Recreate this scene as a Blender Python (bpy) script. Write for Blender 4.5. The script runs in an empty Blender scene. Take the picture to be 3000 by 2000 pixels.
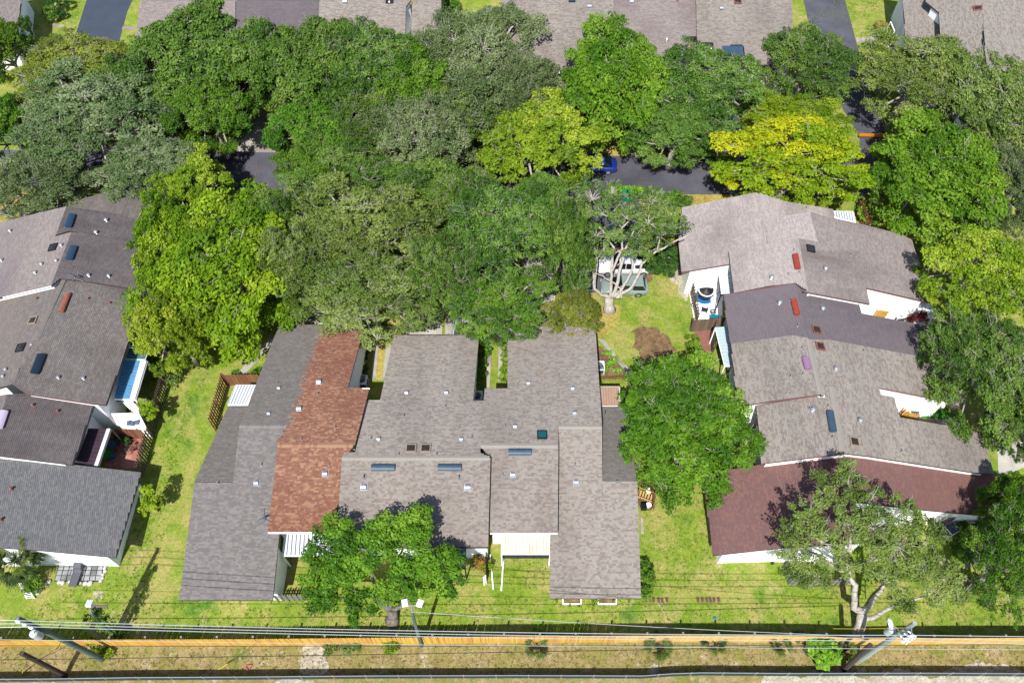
import bpy, math, random
import numpy as np
from mathutils import Vector, Matrix
random.seed(7)
RNG = np.random.default_rng(11)
SC = bpy.context.scene
COL = SC.collection
R = math.radians

# ------------------------------------------------------------------ camera, sky, sun
CAM_H, TILT, FPX = 58.0, R(33.6), 2333.0
cam = bpy.data.cameras.new('camera'); camo = bpy.data.objects.new('camera', cam); COL.objects.link(camo)
camo.location = (0, 0, CAM_H); camo.rotation_euler = (TILT, 0, 0)
cam.sensor_width = 36; cam.lens = 28.0; cam.clip_end = 2000; cam.clip_start = 0.5
SC.camera = camo
SUN_EL, SUN_AZ = R(54), R(194)
w = bpy.data.worlds.new('World'); SC.world = w; w.use_nodes = True
nt = w.node_tree; bg = nt.nodes['Background']
sky = nt.nodes.new('ShaderNodeTexSky'); sky.sky_type = 'NISHITA'; sky.sun_disc = False
sky.sun_elevation = SUN_EL; sky.sun_rotation = SUN_AZ
nt.links.new(sky.outputs[0], bg.inputs[0]); bg.inputs[1].default_value = 0.108
sl = bpy.data.lights.new('sun', 'SUN'); sl.energy = 5.0; sl.angle = R(0.55); sl.color = (1.0, 0.975, 0.93)
so = bpy.data.objects.new('sun', sl); COL.objects.link(so); so.location = (0, -40, 120)
sd = Vector((math.sin(SUN_AZ) * math.cos(SUN_EL), math.cos(SUN_AZ) * math.cos(SUN_EL), math.sin(SUN_EL)))
so.rotation_euler = sd.to_track_quat('Z', 'Y').to_euler()
SC.view_settings.view_transform = 'Standard'; SC.view_settings.look = 'None'
SC.view_settings.exposure = 0.8; SC.view_settings.gamma = 1; SC.view_settings.use_curve_mapping = False
SC.cycles.max_bounces = 5; SC.cycles.transparent_max_bounces = 6
SC.cycles.diffuse_bounces = 3; SC.cycles.glossy_bounces = 2; SC.cycles.transmission_bounces = 3

# ------------------------------------------------------------------ survey helpers: a sight line of the photograph meets a height or a roof plane
def ray(px, py):
    u = (px - 1500) / FPX; v = (py - 1000) / FPX
    return (u, math.sin(TILT) - v * math.cos(TILT), -(math.cos(TILT) + v * math.sin(TILT)))
def W(px, py, z=0.0):
    d = ray(px, py); s = (CAM_H - z) / -d[2]
    return Vector((d[0] * s, d[1] * s, z))
def mpp(px, py, z=0.0):     # metres per photograph pixel there
    v = (py - 1000) / FPX
    return (CAM_H - z) / (math.cos(TILT) + v * math.sin(TILT)) / FPX
def proj(p):
    x, y, z = p[0], p[1], p[2] - CAM_H
    dep = y * math.sin(TILT) - z * math.cos(TILT); up = y * math.cos(TILT) + z * math.sin(TILT)
    return (1500 + FPX * x / dep, 1000 - FPX * up / dep)
def tp(ti, tj, pts):        # survey tile (750 x 500 px, enlarged 3.136 times) to photograph
    return [(750 * ti + p[0] * .3189, 500 * tj + p[1] * .3189) + tuple(p[2:]) for p in pts]
class Plane:
    def __init__(s, a, b, z, slope, q):
        A = W(*a, z); B = W(*b, z); d = (B - A); L = d.length; d = d / L
        n = Vector((-d.y, d.x, 0)); Q = W(*q, z)
        if n.dot(Q - A) < 0: n = -n
        s.A, s.d, s.n, s.z, s.sl = A, d, n, z, slope
    def hit(s, px, py):
        d = Vector(ray(px, py)); a = s.sl * s.n.dot(d) + d.z
        k = (s.z + s.sl * s.n.dot(s.A) - CAM_H) / a
        return Vector((d.x * k, d.y * k, CAM_H + d.z * k))
    def zat(s, x, y): return s.z - s.sl * (s.n.x * (x - s.A.x) + s.n.y * (y - s.A.y))
    def mat(s, px, py, lift=0.0, spin=0.0):
        p = s.hit(px, py); ex = s.d.copy(); ey = (-s.n + Vector((0, 0, s.sl))).normalized()
        ez = ex.cross(ey)
        if ez.z < 0: ex = -ex; ez = -ez
        m = Matrix((ex, ey, ez)).transposed().to_4x4()
        if spin: m = m @ Matrix.Rotation(spin, 4, 'Z')
        m.translation = p + ez * lift
        return m

# ------------------------------------------------------------------ materials
def lin(c): return tuple(((x / 255) / 12.92 if x / 255 <= .04045 else ((x / 255 + .055) / 1.055) ** 2.4) for x in c)
K = 1.9
def alb(c, k=None):
    k = k or K; return tuple(min(x / k, .85) for x in lin(c)) + (1,)
MATS = {}
def mat(name, c1, c2=None, scale=3.0, rough=.85, bump=0.0, bscale=30.0, metal=0.0, c3=None, s3=.3, stretch=None, spec=.3, raw=False, t3=(.5, .62)):
    if name in MATS: return MATS[name]
    m = bpy.data.materials.new(name); m.use_nodes = True; t = m.node_tree; N = t.nodes; Lk = t.links.new
    b = N['Principled BSDF']; b.inputs['Roughness'].default_value = rough; b.inputs['Metallic'].default_value = metal
    b.inputs['Specular IOR Level'].default_value = spec
    f = (lambda c: tuple(c) + (1,)) if raw else alb
    a = f(c1); g = N.new('ShaderNodeNewGeometry'); src = g.outputs['Position']
    if stretch:
        mp = N.new('ShaderNodeMapping'); mp.inputs['Scale'].default_value = stretch; Lk(src, mp.inputs[0]); src = mp.outputs[0]
    out = None
    if c2:
        n = N.new('ShaderNodeTexNoise'); n.inputs['Scale'].default_value = scale; n.inputs['Detail'].default_value = 6; n.inputs['Roughness'].default_value = .65; Lk(src, n.inputs[0])
        r = N.new('ShaderNodeValToRGB'); r.color_ramp.elements[0].position = .35; r.color_ramp.elements[1].position = .65
        r.color_ramp.elements[0].color = a; r.color_ramp.elements[1].color = f(c2); Lk(n.outputs[0], r.inputs[0]); out = r.outputs[0]
        if c3:
            n3 = N.new('ShaderNodeTexNoise'); n3.inputs['Scale'].default_value = s3; n3.inputs['Detail'].default_value = 5; Lk(src, n3.inputs[0])
            r3 = N.new('ShaderNodeValToRGB'); r3.color_ramp.elements[0].position = t3[0]; r3.color_ramp.elements[1].position = t3[1]; Lk(n3.outputs[0], r3.inputs[0])
            mx = N.new('ShaderNodeMix'); mx.data_type = 'RGBA'; Lk(r3.outputs[0], mx.inputs[0]); Lk(out, mx.inputs[6]); mx.inputs[7].default_value = f(c3); out = mx.outputs[2]
        Lk(out, b.inputs['Base Color'])
    else: b.inputs['Base Color'].default_value = a
    if bump:
        n = N.new('ShaderNodeTexNoise'); n.inputs['Scale'].default_value = bscale; n.inputs['Detail'].default_value = 4; Lk(src, n.inputs[0])
        bp = N.new('ShaderNodeBump'); bp.inputs['Strength'].default_value = bump; bp.inputs['Distance'].default_value = .05; Lk(n.outputs[0], bp.inputs['Height']); Lk(bp.outputs[0], b.inputs['Normal'])
    MATS[name] = m; return m
def ramp_mat(name, cols, pos=None, rough=.9, leaf=False, stain=None, interp='LINEAR', objvar=.0, trans=.25, spec=.25, stain_s=.25, stain_amt=.35):
    """colour picked by the face attribute 'tint'"""
    if name in MATS: return MATS[name]
    m = bpy.data.materials.new(name); m.use_nodes = True; t = m.node_tree; N = t.nodes; Lk = t.links.new
    b = N['Principled BSDF']; b.inputs['Roughness'].default_value = rough; b.inputs['Specular IOR Level'].default_value = spec
    at = N.new('ShaderNodeAttribute'); at.attribute_name = 'tint'
    r = N.new('ShaderNodeValToRGB'); r.color_ramp.interpolation = interp; n = len(cols)
    while len(r.color_ramp.elements) < n: r.color_ramp.elements.new(.5)
    for i, c in enumerate(cols):
        r.color_ramp.elements[i].position = pos[i] if pos else i / max(1, n - (0 if interp == 'CONSTANT' else 1)); r.color_ramp.elements[i].color = alb(c)
    Lk(at.outputs['Fac'], r.inputs[0]); out = r.outputs[0]
    if stain:
        g = N.new('ShaderNodeNewGeometry'); nz = N.new('ShaderNodeTexNoise'); nz.inputs['Scale'].default_value = stain_s; nz.inputs['Detail'].default_value = 6; nz.inputs['Roughness'].default_value = .6
        mp = N.new('ShaderNodeMapping'); mp.inputs['Scale'].default_value = stain[1]; Lk(g.outputs['Position'], mp.inputs[0]); Lk(mp.outputs[0], nz.inputs[0])
        rr = N.new('ShaderNodeMapRange'); rr.inputs[1].default_value = .42; rr.inputs[2].default_value = .7; rr.inputs[3].default_value = 0; rr.inputs[4].default_value = min(.85, stain_amt * 1.5); Lk(nz.outputs[0], rr.inputs[0])
        mx = N.new('ShaderNodeMix'); mx.data_type = 'RGBA'; Lk(rr.outputs[0], mx.inputs[0]); Lk(out, mx.inputs[6]); mx.inputs[7].default_value = alb(stain[0]); out = mx.outputs[2]
    if objvar:
        oi = N.new('ShaderNodeObjectInfo'); hs = N.new('ShaderNodeHueSaturation')
        m1 = N.new('ShaderNodeMapRange'); m1.inputs[3].default_value = .5 - objvar * .12; m1.inputs[4].default_value = .5 + objvar * .08; Lk(oi.outputs['Random'], m1.inputs[0]); Lk(m1.outputs[0], hs.inputs['Hue'])
        m2 = N.new('ShaderNodeMath'); m2.operation = 'MULTIPLY_ADD'; m2.inputs[1].default_value = objvar; m2.inputs[2].default_value = 1 - objvar / 2; Lk(oi.outputs['Random'], m2.inputs[0]); Lk(m2.outputs[0], hs.inputs['Value'])
        Lk(out, hs.inputs['Color']); out = hs.outputs[0]
    Lk(out, b.inputs['Base Color'])
    if leaf:
        tr = N.new('ShaderNodeBsdfTranslucent'); mxs = N.new('ShaderNodeMixShader'); mxs.inputs[0].default_value = trans
        Lk(out, tr.inputs[0]); Lk(b.outputs[0], mxs.inputs[1]); Lk(tr.outputs[0], mxs.inputs[2]); Lk(mxs.outputs[0], N['Material Output'].inputs[0])
    MATS[name] = m; return m

WHITE = mat('white_stucco', (.82, .82, .80), (.76, .76, .74), 1.2, .9, .15, 25, raw=True)
TRIM = mat('white_trim', (.78, .78, .77), rough=.5, raw=True)
FASCIA = mat('brown_fascia', (92, 74, 70), (70, 58, 55), 2)
CONC = mat('concrete', (196, 190, 178), (176, 168, 155), 1.3, .9, .1, 30, c3=(150, 142, 130), s3=.5)
ASPH = mat('asphalt', (88, 88, 98), (102, 102, 112), .5, .8, .1, 60, c3=(76, 77, 88), s3=.15)
METALW = mat('white_metal', (.74, .76, .78), (.64, .66, .68), 2, .45, raw=True)
ALU = mat('galvanised_metal', (205, 210, 218), rough=.35, metal=.6)
DARK = mat('dark_metal', (40, 42, 48), rough=.5)
GLASSD = mat('dark_skylight_dome', (52, 50, 50), rough=.15, spec=.6)
BRONZE = mat('bronze_frame', (176, 150, 128), rough=.5)
BARK = mat('pale_bark', (214, 208, 196), (172, 162, 148), 6, .9, .4, 25, stretch=(1, 1, .35))
BARKD = mat('grey_bark', (150, 142, 132), (105, 98, 90), 5, .9, .4, 25)
BLUEV = mat('slate_blue_metal', (66, 92, 112), (58, 82, 100), 2, .5)
REDV = mat('rusty_red_metal', (176, 78, 60), (150, 60, 48), 5, .6)
MAUVE = mat('mauve_metal', (160, 122, 160), rough=.5)
COPPER = mat('copper_brown_metal', (170, 105, 82), (140, 84, 66), 3, .6)
BLACKP = mat('black_plastic', (28, 28, 32), rough=.4)
RUBBER = mat('tyre_rubber', (30, 30, 32), rough=.9)
GLASS = mat('car_glass', (24, 34, 38), rough=.08, spec=.9)

# ------------------------------------------------------------------ mesh helpers
def tag(o, label=None, cat=None, group=None, kind=None):
    if label: o['label'] = label
    if cat: o['category'] = cat
    if group: o['group'] = group
    if kind: o['kind'] = kind
    return o
def empty(name, loc=(0, 0, 0), label=None, cat=None, group=None):
    o = bpy.data.objects.new(name, None); COL.objects.link(o); o.location = loc; o.empty_display_size = .2
    tag(o, label, cat, group); return o
def origin(p):
    v = Vector((0, 0, 0))
    while p is not None:
        v += p.location; p = p.parent
    return v
def link_mesh(me, name, parent=None, kind=None):
    o = bpy.data.objects.new(name, me); COL.objects.link(o); o.parent = parent
    if kind: o['kind'] = kind
    return o
class MB:
    """collects geometry in world coordinates, links it as one mesh object"""
    def __init__(s): s.v = []; s.f = []; s.t = []; s.mi = []
    def add(s, vs, fs, tint=0.0, mi=0):
        k = len(s.v); s.v += [tuple(v) for v in vs]
        for f in fs: s.f.append([i + k for i in f]); s.t.append(tint); s.mi.append(mi)
        return s
    def box(s, c, size, rz=0.0, M=None, tint=0.0, taper=1.0, mi=0):
        x, y, z = size[0] / 2, size[1] / 2, size[2] / 2
        vs = [Vector((a * x * (taper if e > 0 else 1), b * y * (taper if e > 0 else 1), e * z)) for e in (-1, 1) for a, b in ((-1, -1), (1, -1), (1, 1), (-1, 1))]
        if rz: q = Matrix.Rotation(rz, 3, 'Z'); vs = [q @ v for v in vs]
        vs = [v + Vector(c) for v in vs]
        if M is not None: vs = [M @ v for v in vs]
        return s.add(vs, [(3, 2, 1, 0), (4, 5, 6, 7), (0, 1, 5, 4), (1, 2, 6, 5), (2, 3, 7, 6), (3, 0, 4, 7)], tint, mi)
    def beam(s, a, b, wdt, hgt, tint=0.0, mi=0):
        a, b = Vector(a), Vector(b); d = (b - a); L = d.length; q = d.to_track_quat('X', 'Z')
        M = Matrix.LocRotScale((a + b) / 2, q, None)
        return s.box((0, 0, 0), (L, wdt, hgt), M=M, tint=tint, mi=mi)
    def tube(s, pts, r, n=6, r2=None, cap=True, tint=0.0, mi=0):
        pts = [Vector(p) for p in pts]; m = len(pts)
        rs = r if isinstance(r, (list, tuple)) else [r + ((r2 if r2 is not None else r) - r) * i / max(1, m - 1) for i in range(m)]
        k = len(s.v); ref = None
        for i, p in enumerate(pts):
            d = (pts[min(i + 1, m - 1)] - pts[max(i - 1, 0)]).normalized()
            if ref is None: ref = d.orthogonal().normalized()
            ref = (ref - d * ref.dot(d)).normalized(); b = d.cross(ref)
            for j in range(n):
                a = 2 * math.pi * j / n; s.v.append(tuple(p + (ref * math.cos(a) + b * math.sin(a)) * rs[i]))
        for i in range(m - 1):
            for j in range(n):
                s.f.append([k + i * n + j, k + i * n + (j + 1) % n, k + (i + 1) * n + (j + 1) % n, k + (i + 1) * n + j]); s.t.append(tint); s.mi.append(mi)
        if cap:
            s.f.append([k + j for j in range(n)][::-1]); s.t.append(tint); s.mi.append(mi)
            s.f.append([k + (m - 1) * n + j for j in range(n)]); s.t.append(tint); s.mi.append(mi)
        return s
    def lathe(s, c, prof, n=16, M=None, tint=0.0, mi=0):
        k = len(s.v)
        for r, z in prof:
            for j in range(n):
                a = 2 * math.pi * j / n; p = Vector((c[0] + r * math.cos(a), c[1] + r * math.sin(a), c[2] + z)); s.v.append(tuple(M @ p if M is not None else p))
        for i in range(len(prof) - 1):
            for j in range(n):
                s.f.append([k + i * n + j, k + i * n + (j + 1) % n, k + (i + 1) * n + (j + 1) % n, k + (i + 1) * n + j]); s.t.append(tint); s.mi.append(mi)
        s.f.append([k + (len(prof) - 1) * n + j for j in range(n)]); s.t.append(tint); s.mi.append(mi)
        s.f.append([k + j for j in range(n)][::-1]); s.t.append(tint); s.mi.append(mi)
        return s
    def prism(s, poly, z0, z1, tint=0.0):
        n = len(poly); vs = [(p[0], p[1], z0(p) if callable(z0) else z0) for p in poly] + [(p[0], p[1], z1(p) if callable(z1) else z1) for p in poly]
        fs = [list(range(n))[::-1], list(range(n, 2 * n))] + [[i, (i + 1) % n, n + (i + 1) % n, n + i] for i in range(n)]
        return s.add(vs, fs, tint)
    def mesh(s, name, mats, off=(0, 0, 0), smooth=False, tint=False):
        me = bpy.data.meshes.new(name); o = Vector(off)
        me.from_pydata([(v[0] - o.x, v[1] - o.y, v[2] - o.z) for v in s.v], [], s.f)
        mats = mats if isinstance(mats, (list, tuple)) else [mats]
        for m in mats: me.materials.append(m)
        if len(mats) > 1: me.polygons.foreach_set('material_index', s.mi)
        if tint: a = me.attributes.new('tint', 'FLOAT', 'FACE'); a.data.foreach_set('value', s.t)
        if smooth: me.polygons.foreach_set('use_smooth', [True] * len(me.polygons))
        me.update(); return me
    def build(s, name, mats, parent=None, kind=None, smooth=False, tint=False):
        return link_mesh(s.mesh(name, mats, origin(parent) if parent else (0, 0, 0), smooth, tint), name, parent, kind)
def recenter(o):
    """move a stand-alone mesh object's origin to its base centre"""
    me = o.data; n = len(me.vertices); a = np.empty(n * 3); me.vertices.foreach_get('co', a); a = a.reshape(-1, 3)
    c = np.array([(a[:, 0].min() + a[:, 0].max()) / 2, (a[:, 1].min() + a[:, 1].max()) / 2, a[:, 2].min()])
    me.vertices.foreach_set('co', (a - c).ravel()); me.update(); o.location = c; return o
def ccw(poly):
    a = sum(poly[i][0] * poly[(i + 1) % len(poly)][1] - poly[(i + 1) % len(poly)][0] * poly[i][1] for i in range(len(poly)))
    return poly if a > 0 else poly[::-1]
def inset(poly, ds):
    """2-D offset inwards (poly ccw); ds: one distance per edge"""
    n = len(poly); out = []
    L = []
    for i in range(n):
        a = Vector(poly[i][:2]); b = Vector(poly[(i + 1) % n][:2]); d = (b - a).normalized(); nn = Vector((-d.y, d.x)); L.append((a + nn * ds[i], d))
    for i in range(n):
        p, d = L[i - 1]; q, e = L[i]; cr = d.x * e.y - d.y * e.x
        if abs(cr) < .06: out.append(tuple(q)); continue
        t = ((q.x - p.x) * e.y - (q.y - p.y) * e.x) / cr; out.append(tuple(p + d * t))
    return out

# ------------------------------------------------------------------ roofs of separate shingles
PAL = {'brown_grey': [(145, 133, 126), (153, 142, 134), (158, 148, 139), (164, 155, 145), (170, 161, 151), (166, 160, 152)],
    'warm_grey': [(124, 118, 117), (130, 124, 122), (135, 129, 126), (143, 137, 134)],
    'grey_shade_north': [(118, 112, 107), (122, 117, 112), (126, 121, 116), (132, 126, 121)],  # north slopes, their weaker sunlight darkened into the palette
    'orange_red': [(138, 98, 82), (146, 103, 86), (152, 108, 90), (161, 118, 95), (174, 136, 108)],
    'pink_grey': [(146, 135, 132), (152, 141, 137), (158, 147, 143), (164, 154, 148)],
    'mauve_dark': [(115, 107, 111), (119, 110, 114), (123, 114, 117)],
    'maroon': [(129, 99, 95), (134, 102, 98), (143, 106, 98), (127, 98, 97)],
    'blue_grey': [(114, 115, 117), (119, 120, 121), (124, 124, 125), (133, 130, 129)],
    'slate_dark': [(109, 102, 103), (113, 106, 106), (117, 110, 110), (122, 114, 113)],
    'taupe': [(120, 113, 111), (124, 117, 115), (129, 122, 119), (137, 130, 125)],
    'pale_taupe': [(174, 163, 158), (181, 169, 165), (186, 175, 170), (193, 182, 177)]}
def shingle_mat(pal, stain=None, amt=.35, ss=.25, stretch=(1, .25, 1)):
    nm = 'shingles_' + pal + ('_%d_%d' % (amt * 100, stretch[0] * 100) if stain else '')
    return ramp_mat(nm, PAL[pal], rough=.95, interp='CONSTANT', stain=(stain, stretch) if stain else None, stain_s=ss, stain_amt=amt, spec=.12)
def shingles(pl, poly3, parent, m, jag=None, expo=.13, name='shingles', wmin=.1, wmax=.3, clump=.35):
    ab = [((p - pl.A).dot(pl.d), pl.n.x * (p.x - pl.A.x) + pl.n.y * (p.y - pl.A.y)) for p in poly3]
    e = expo / math.sqrt(1 + pl.sl ** 2); b0 = min(q[1] for q in ab); b1 = max(q[1] for q in ab); k0 = math.floor(b0 / e); mb = MB()
    V = mb.v; F = mb.f; T = mb.t; o = origin(parent); n = len(ab); prev = .5
    for k in range(k0, int(math.ceil(b1 / e))):
        lo = max(k * e, b0); hi = min((k + 1) * e, b1)
        if hi - lo < .02: continue
        mid = (lo + hi) / 2; xs = []
        for i in range(n):
            (a1, c1), (a2, c2) = ab[i], ab[(i + 1) % n]
            if (c1 <= mid) != (c2 <= mid): xs.append(a1 + (a2 - a1) * (mid - c1) / (c2 - c1))
        xs.sort()
        for i in range(0, len(xs) - 1, 2):
            x0, x1 = xs[i], xs[i + 1]
            if jag in ('a', 'ab') and i == 0: x0 -= random.choice((0, .14, .3))
            if jag in ('b', 'ab') and i == len(xs) - 2: x1 += random.choice((0, .14, .3))
            x = x0
            while x < x1 - .02:
                wd = random.uniform(wmin, wmax); xe = min(x + wd, x1)
                if x1 - xe < .1: xe = x1
                c = random.random(); prev = c if random.random() > clump * .5 else min(.999, max(0, prev + random.uniform(-.2, .2)))
                h0 = .004; h1 = .016 + random.random() * .01; j = len(V)
                for (aa, bb, hh) in ((x, lo, h0), (xe, lo, h0), (xe, hi, h1), (x, hi, h1), (xe, hi, -.004), (x, hi, -.004)):
                    V.append((pl.A.x + pl.d.x * aa + pl.n.x * bb, pl.A.y + pl.d.y * aa + pl.n.y * bb, pl.z - pl.sl * bb + hh))
                F.append([j, j + 1, j + 2, j + 3]); T.append(prev); F.append([j + 3, j + 2, j + 4, j + 5]); T.append(prev * .8)
                x = xe
    mb.mi = [0] * len(F)
    return mb.build(name, m, parent, kind='stuff', tint=True)
def roof(root, pl, px, pal, jag=None, stain=None, amt=.35, stretch=(1, .25, 1), over=.16, eave=.78, thick=.16, walls=True, dims=(.1, .27), wallmat=None, noin=()):
    poly = [pl.hit(*p) for p in px]
    if sum(poly[i].x * poly[(i + 1) % len(poly)].y - poly[(i + 1) % len(poly)].x * poly[i].y for i in range(len(poly))) < 0:
        poly = poly[::-1]; m_ = len(px); noin = tuple((m_ - 2 - i) % m_ for i in noin)
    n = len(poly)
    mb = MB(); mb.prism(poly, lambda p: pl.zat(p[0], p[1]) - thick, lambda p: pl.zat(p[0], p[1]) - .006)
    ro = mb.build('roof', FASCIA, root)
    shingles(pl, poly, ro, shingle_mat(pal, stain, amt, .25, stretch), jag, wmin=dims[0], wmax=dims[1])
    if walls:
        ds = []
        for i in range(n):
            a, b = poly[i], poly[(i + 1) % n]
            on = all(abs((q - pl.A).dot(pl.n)) < .35 for q in (a, b)); e_ = (b - a).to_2d().normalized(); par = abs(e_.dot(pl.d.to_2d()))
            ds.append(.0 if on or i in noin else (eave if par > .93 else over))
        wp = inset([(p.x, p.y) for p in poly], ds)
        MB().prism(wp, 0.0, lambda p: pl.zat(p[0], p[1]) - thick - .004).build('wall', wallmat or WHITE, root)
    return ro
def ridge_caps(root, pl, p1, p2, pal):
    A = pl.hit(*p1); B = pl.hit(*p2); d = (B - A); L = math.hypot(d.x, d.y); d = Vector((d.x / L, d.y / L, 0)); s = Vector((-d.y, d.x, 0)); mb = MB(); z = (A.z + B.z) / 2
    k = int(L / .15)
    for i in range(k):
        a = A + d * (i * .15); b = A + d * (i * .15 + .15); t = random.random() * .3 + .7
        vs = []
        for p, h in ((a, .03), (b, .045)):
            for q, dz in ((-.2, -.06), (0, 0), (.2, -.06)): vs.append((p.x + s.x * q, p.y + s.y * q, z + h + dz))
        vs += [(b.x - s.x * .16, b.y - s.y * .16, z - .03), (b.x + s.x * .16, b.y + s.y * .16, z - .03), (b.x, b.y, z + .02)]
        mb.add(vs, [(0, 3, 4, 1), (1, 4, 5, 2), (3, 6, 8, 4), (4, 8, 7, 5)], t)
    return mb.build('ridge_cap', shingle_mat(pal), root, kind='stuff', tint=True)

# roof fittings: a library mesh each, copied
def lib():
    D = {}
    m = MB(); m.box((0, 0, .01), (.42, .42, .02)); D['vent_base'] = m.mesh('vent_flange', ALU)
    m = MB(); n = 8; vs = []
    for x in (-.15, .15):
        for i in range(n + 1):
            a = math.pi * i / n; vs.append((x, -.17 * math.cos(a), .08 + .15 * math.sin(a)))
        vs += [(x, .17, .02), (x, -.17, .02)]
    q = n + 3; fs = [[i, i + 1, q + i + 1, q + i] for i in range(q - 1)] + [list(range(q))[::-1], [q + i for i in range(q)]]
    D['vent_hood'] = m.add(vs, fs).mesh('vent_hood', ALU)
    D['pipe'] = MB().lathe((0, 0, 0), [(.11, 0), (.1, .02), (.05, .1), (.045, .34), (.03, .34)], 10).mesh('vent_pipe', ALU)
    D['pipe_brown'] = MB().lathe((0, 0, 0), [(.13, 0), (.12, .02), (.07, .12), (.07, .3), (.13, .32), (.05, .4)], 10).mesh('vent_pipe', COPPER)
    D['turbine'] = MB().lathe((0, 0, 0), [(.16, 0), (.12, .03), (.12, .14), (.2, .17), (.2, .24), (.12, .32), (.02, .35)], 12).mesh('round_vent', ALU)
    for nm, fr in (('sky', BRONZE), ('skyd', DARK), ('skyr', COPPER)):
        m = MB()
        for c, s in (((0, .33, .06), (.74, .08, .13)), ((0, -.33, .06), (.74, .08, .13)), ((.33, 0, .06), (.08, .58, .13)), ((-.33, 0, .06), (.08, .58, .13))): m.box(c, s)
        D[nm + '_frame'] = m.mesh('frame', fr)
        m = MB(); g = 6; vs = []
        for i in range(g + 1):
            for j in range(g + 1):
                x = -1 + 2 * i / g; y = -1 + 2 * j / g; vs.append((x * .29, y * .29, .09 + .13 * (1 - x * x) * (1 - y * y)))
        fs = [[i * (g + 1) + j, (i + 1) * (g + 1) + j, (i + 1) * (g + 1) + j + 1, i * (g + 1) + j + 1] for i in range(g) for j in range(g)]
        D[nm + '_dome'] = m.add(vs, fs).mesh('dome', GLASSD, smooth=True)
    D['sky_teal'] = MB().box((0, 0, .1), (.6, .6, .03)).mesh('glass', mat('teal_glass', (20, 96, 100), rough=.2, spec=.7))
    return D
LIB = lib()
def place(name, me, M, root):
    o = link_mesh(me, name, root); o.matrix_local = Matrix.Translation(-origin(root)) @ M; return o
def vent(root, pl, px, py, s=1.0):
    M = pl.mat(px, py, .02) @ Matrix.Scale(s, 4)
    o = place('roof_vent', LIB['vent_hood'], M, root); c = link_mesh(LIB['vent_base'], 'flange', o); return o
def pipe(root, pl, px, py, kind='pipe', s=1.0):
    p = pl.hit(px, py); return place('round_vent' if kind == 'turbine' else 'vent_pipe', LIB[kind], Matrix.Translation(p + Vector((0, 0, .0))) @ Matrix.Scale(s, 4), root)
def skylight(root, pl, px, py, kind='sky', s=1.0):
    o = place('skylight', LIB[kind + '_frame'], pl.mat(px, py, .02) @ Matrix.Scale(s, 4), root)
    link_mesh(LIB[kind + '_dome'], 'dome', o); return o
def long_vent(root, pl, px, py, L, Wd, m, h=.22, along=True):
    """long low box skylight with a sloping lid, lies along the ridge"""
    M = pl.mat(px, py, .0) @ (Matrix() if along else Matrix.Rotation(R(90), 4, 'Z'))
    b = MB(); b.box((0, 0, h / 2), (L, Wd, h), M=M); o = b.build('ridge_skylight', m, root)
    c = MB(); n = 5; vs = []
    for x in (-L / 2 - .03, L / 2 + .03):
        for i in range(n + 1):
            y = -Wd / 2 - .03 + (Wd + .06) * i / n; vs.append(M @ Vector((x, y, h + .003 + .09 * math.sin(math.pi * i / n) ** .8)))
    fs = [[i, i + 1, n + 2 + i, n + 1 + i] for i in range(n)] + [list(range(n + 1)), list(range(n + 1, 2 * n + 2))[::-1], [0, n + 1, 2 * n + 1, n]]
    c.add(vs, fs).build('lid', m, o); return o
# ------------------------------------------------------------------ the ground: lawn, dry verge, roads, drives, paths
def ramp_ground(name, cols, scales, rough=.95, bump=.6):
    """three noise layers choose between grass colours"""
    m = bpy.data.materials.new(name); m.use_nodes = True; t = m.node_tree; N = t.nodes; Lk = t.links.new
    b = N['Principled BSDF']; b.inputs['Roughness'].default_value = rough; b.inputs['Specular IOR Level'].default_value = .1
    g = N.new('ShaderNodeNewGeometry')
    def noise(s, d=6, r=.6, dist=0):
        n = N.new('ShaderNodeTexNoise'); n.inputs['Scale'].default_value = s; n.inputs['Detail'].default_value = d; n.inputs['Roughness'].default_value = r; n.inputs['Distortion'].default_value = dist
        Lk(g.outputs['Position'], n.inputs[0]); return n.outputs[0]
    def ramp(src, c0, c1, p0, p1):
        r = N.new('ShaderNodeValToRGB'); e = r.color_ramp.elements; e[0].position = p0; e[1].position = p1; e[0].color = c0; e[1].color = c1; Lk(src, r.inputs[0]); return r.outputs[0]
    def mix(f, a, c, mode='MIX'):
        x = N.new('ShaderNodeMix'); x.data_type = 'RGBA'; x.blend_type = mode
        if isinstance(f, float): x.inputs[0].default_value = f
        else: Lk(f, x.inputs[0])
        for v, i in ((a, 6), (c, 7)):
            if isinstance(v, tuple): x.inputs[i].default_value = v
            else: Lk(v, x.inputs[i])
        return x.outputs[2]
    A, B_, C_, D_ = [alb(c) for c in cols[:4]]; BW = ((0, 0, 0, 1), (1, 1, 1, 1))
    o = ramp(noise(scales[0], 8, .72), A, B_, .38, .62)
    o = mix(ramp(noise(scales[1], 8, .78, .4), *BW, .46, .6), o, C_)
    o = mix(ramp(noise(scales[2], 8, .75, .3), *BW, .56, .66), o, D_)
    if len(cols) > 4: o = mix(ramp(noise(scales[3], 9, .8), *BW, .56, .66), o, alb(cols[4]))
    f = ramp(noise(9, 3, .85), (.5, .52, .48, 1), (1.45, 1.42, 1.4, 1), .3, .7); o = mix(.85, o, f, 'MULTIPLY')
    f2 = ramp(noise(2.6, 6, .85), (.6, .68, .55, 1), (1.3, 1.25, 1.3, 1), .3, .7); o = mix(.8, o, f2, 'MULTIPLY')
    Lk(o, b.inputs['Base Color'])
    bp = N.new('ShaderNodeBump'); bp.inputs['Strength'].default_value = bump; bp.inputs['Distance'].default_value = .06; Lk(noise(18, 3, .7), bp.inputs['Height']); Lk(bp.outputs[0], b.inputs['Normal'])
    MATS[name] = m; return m
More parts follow.
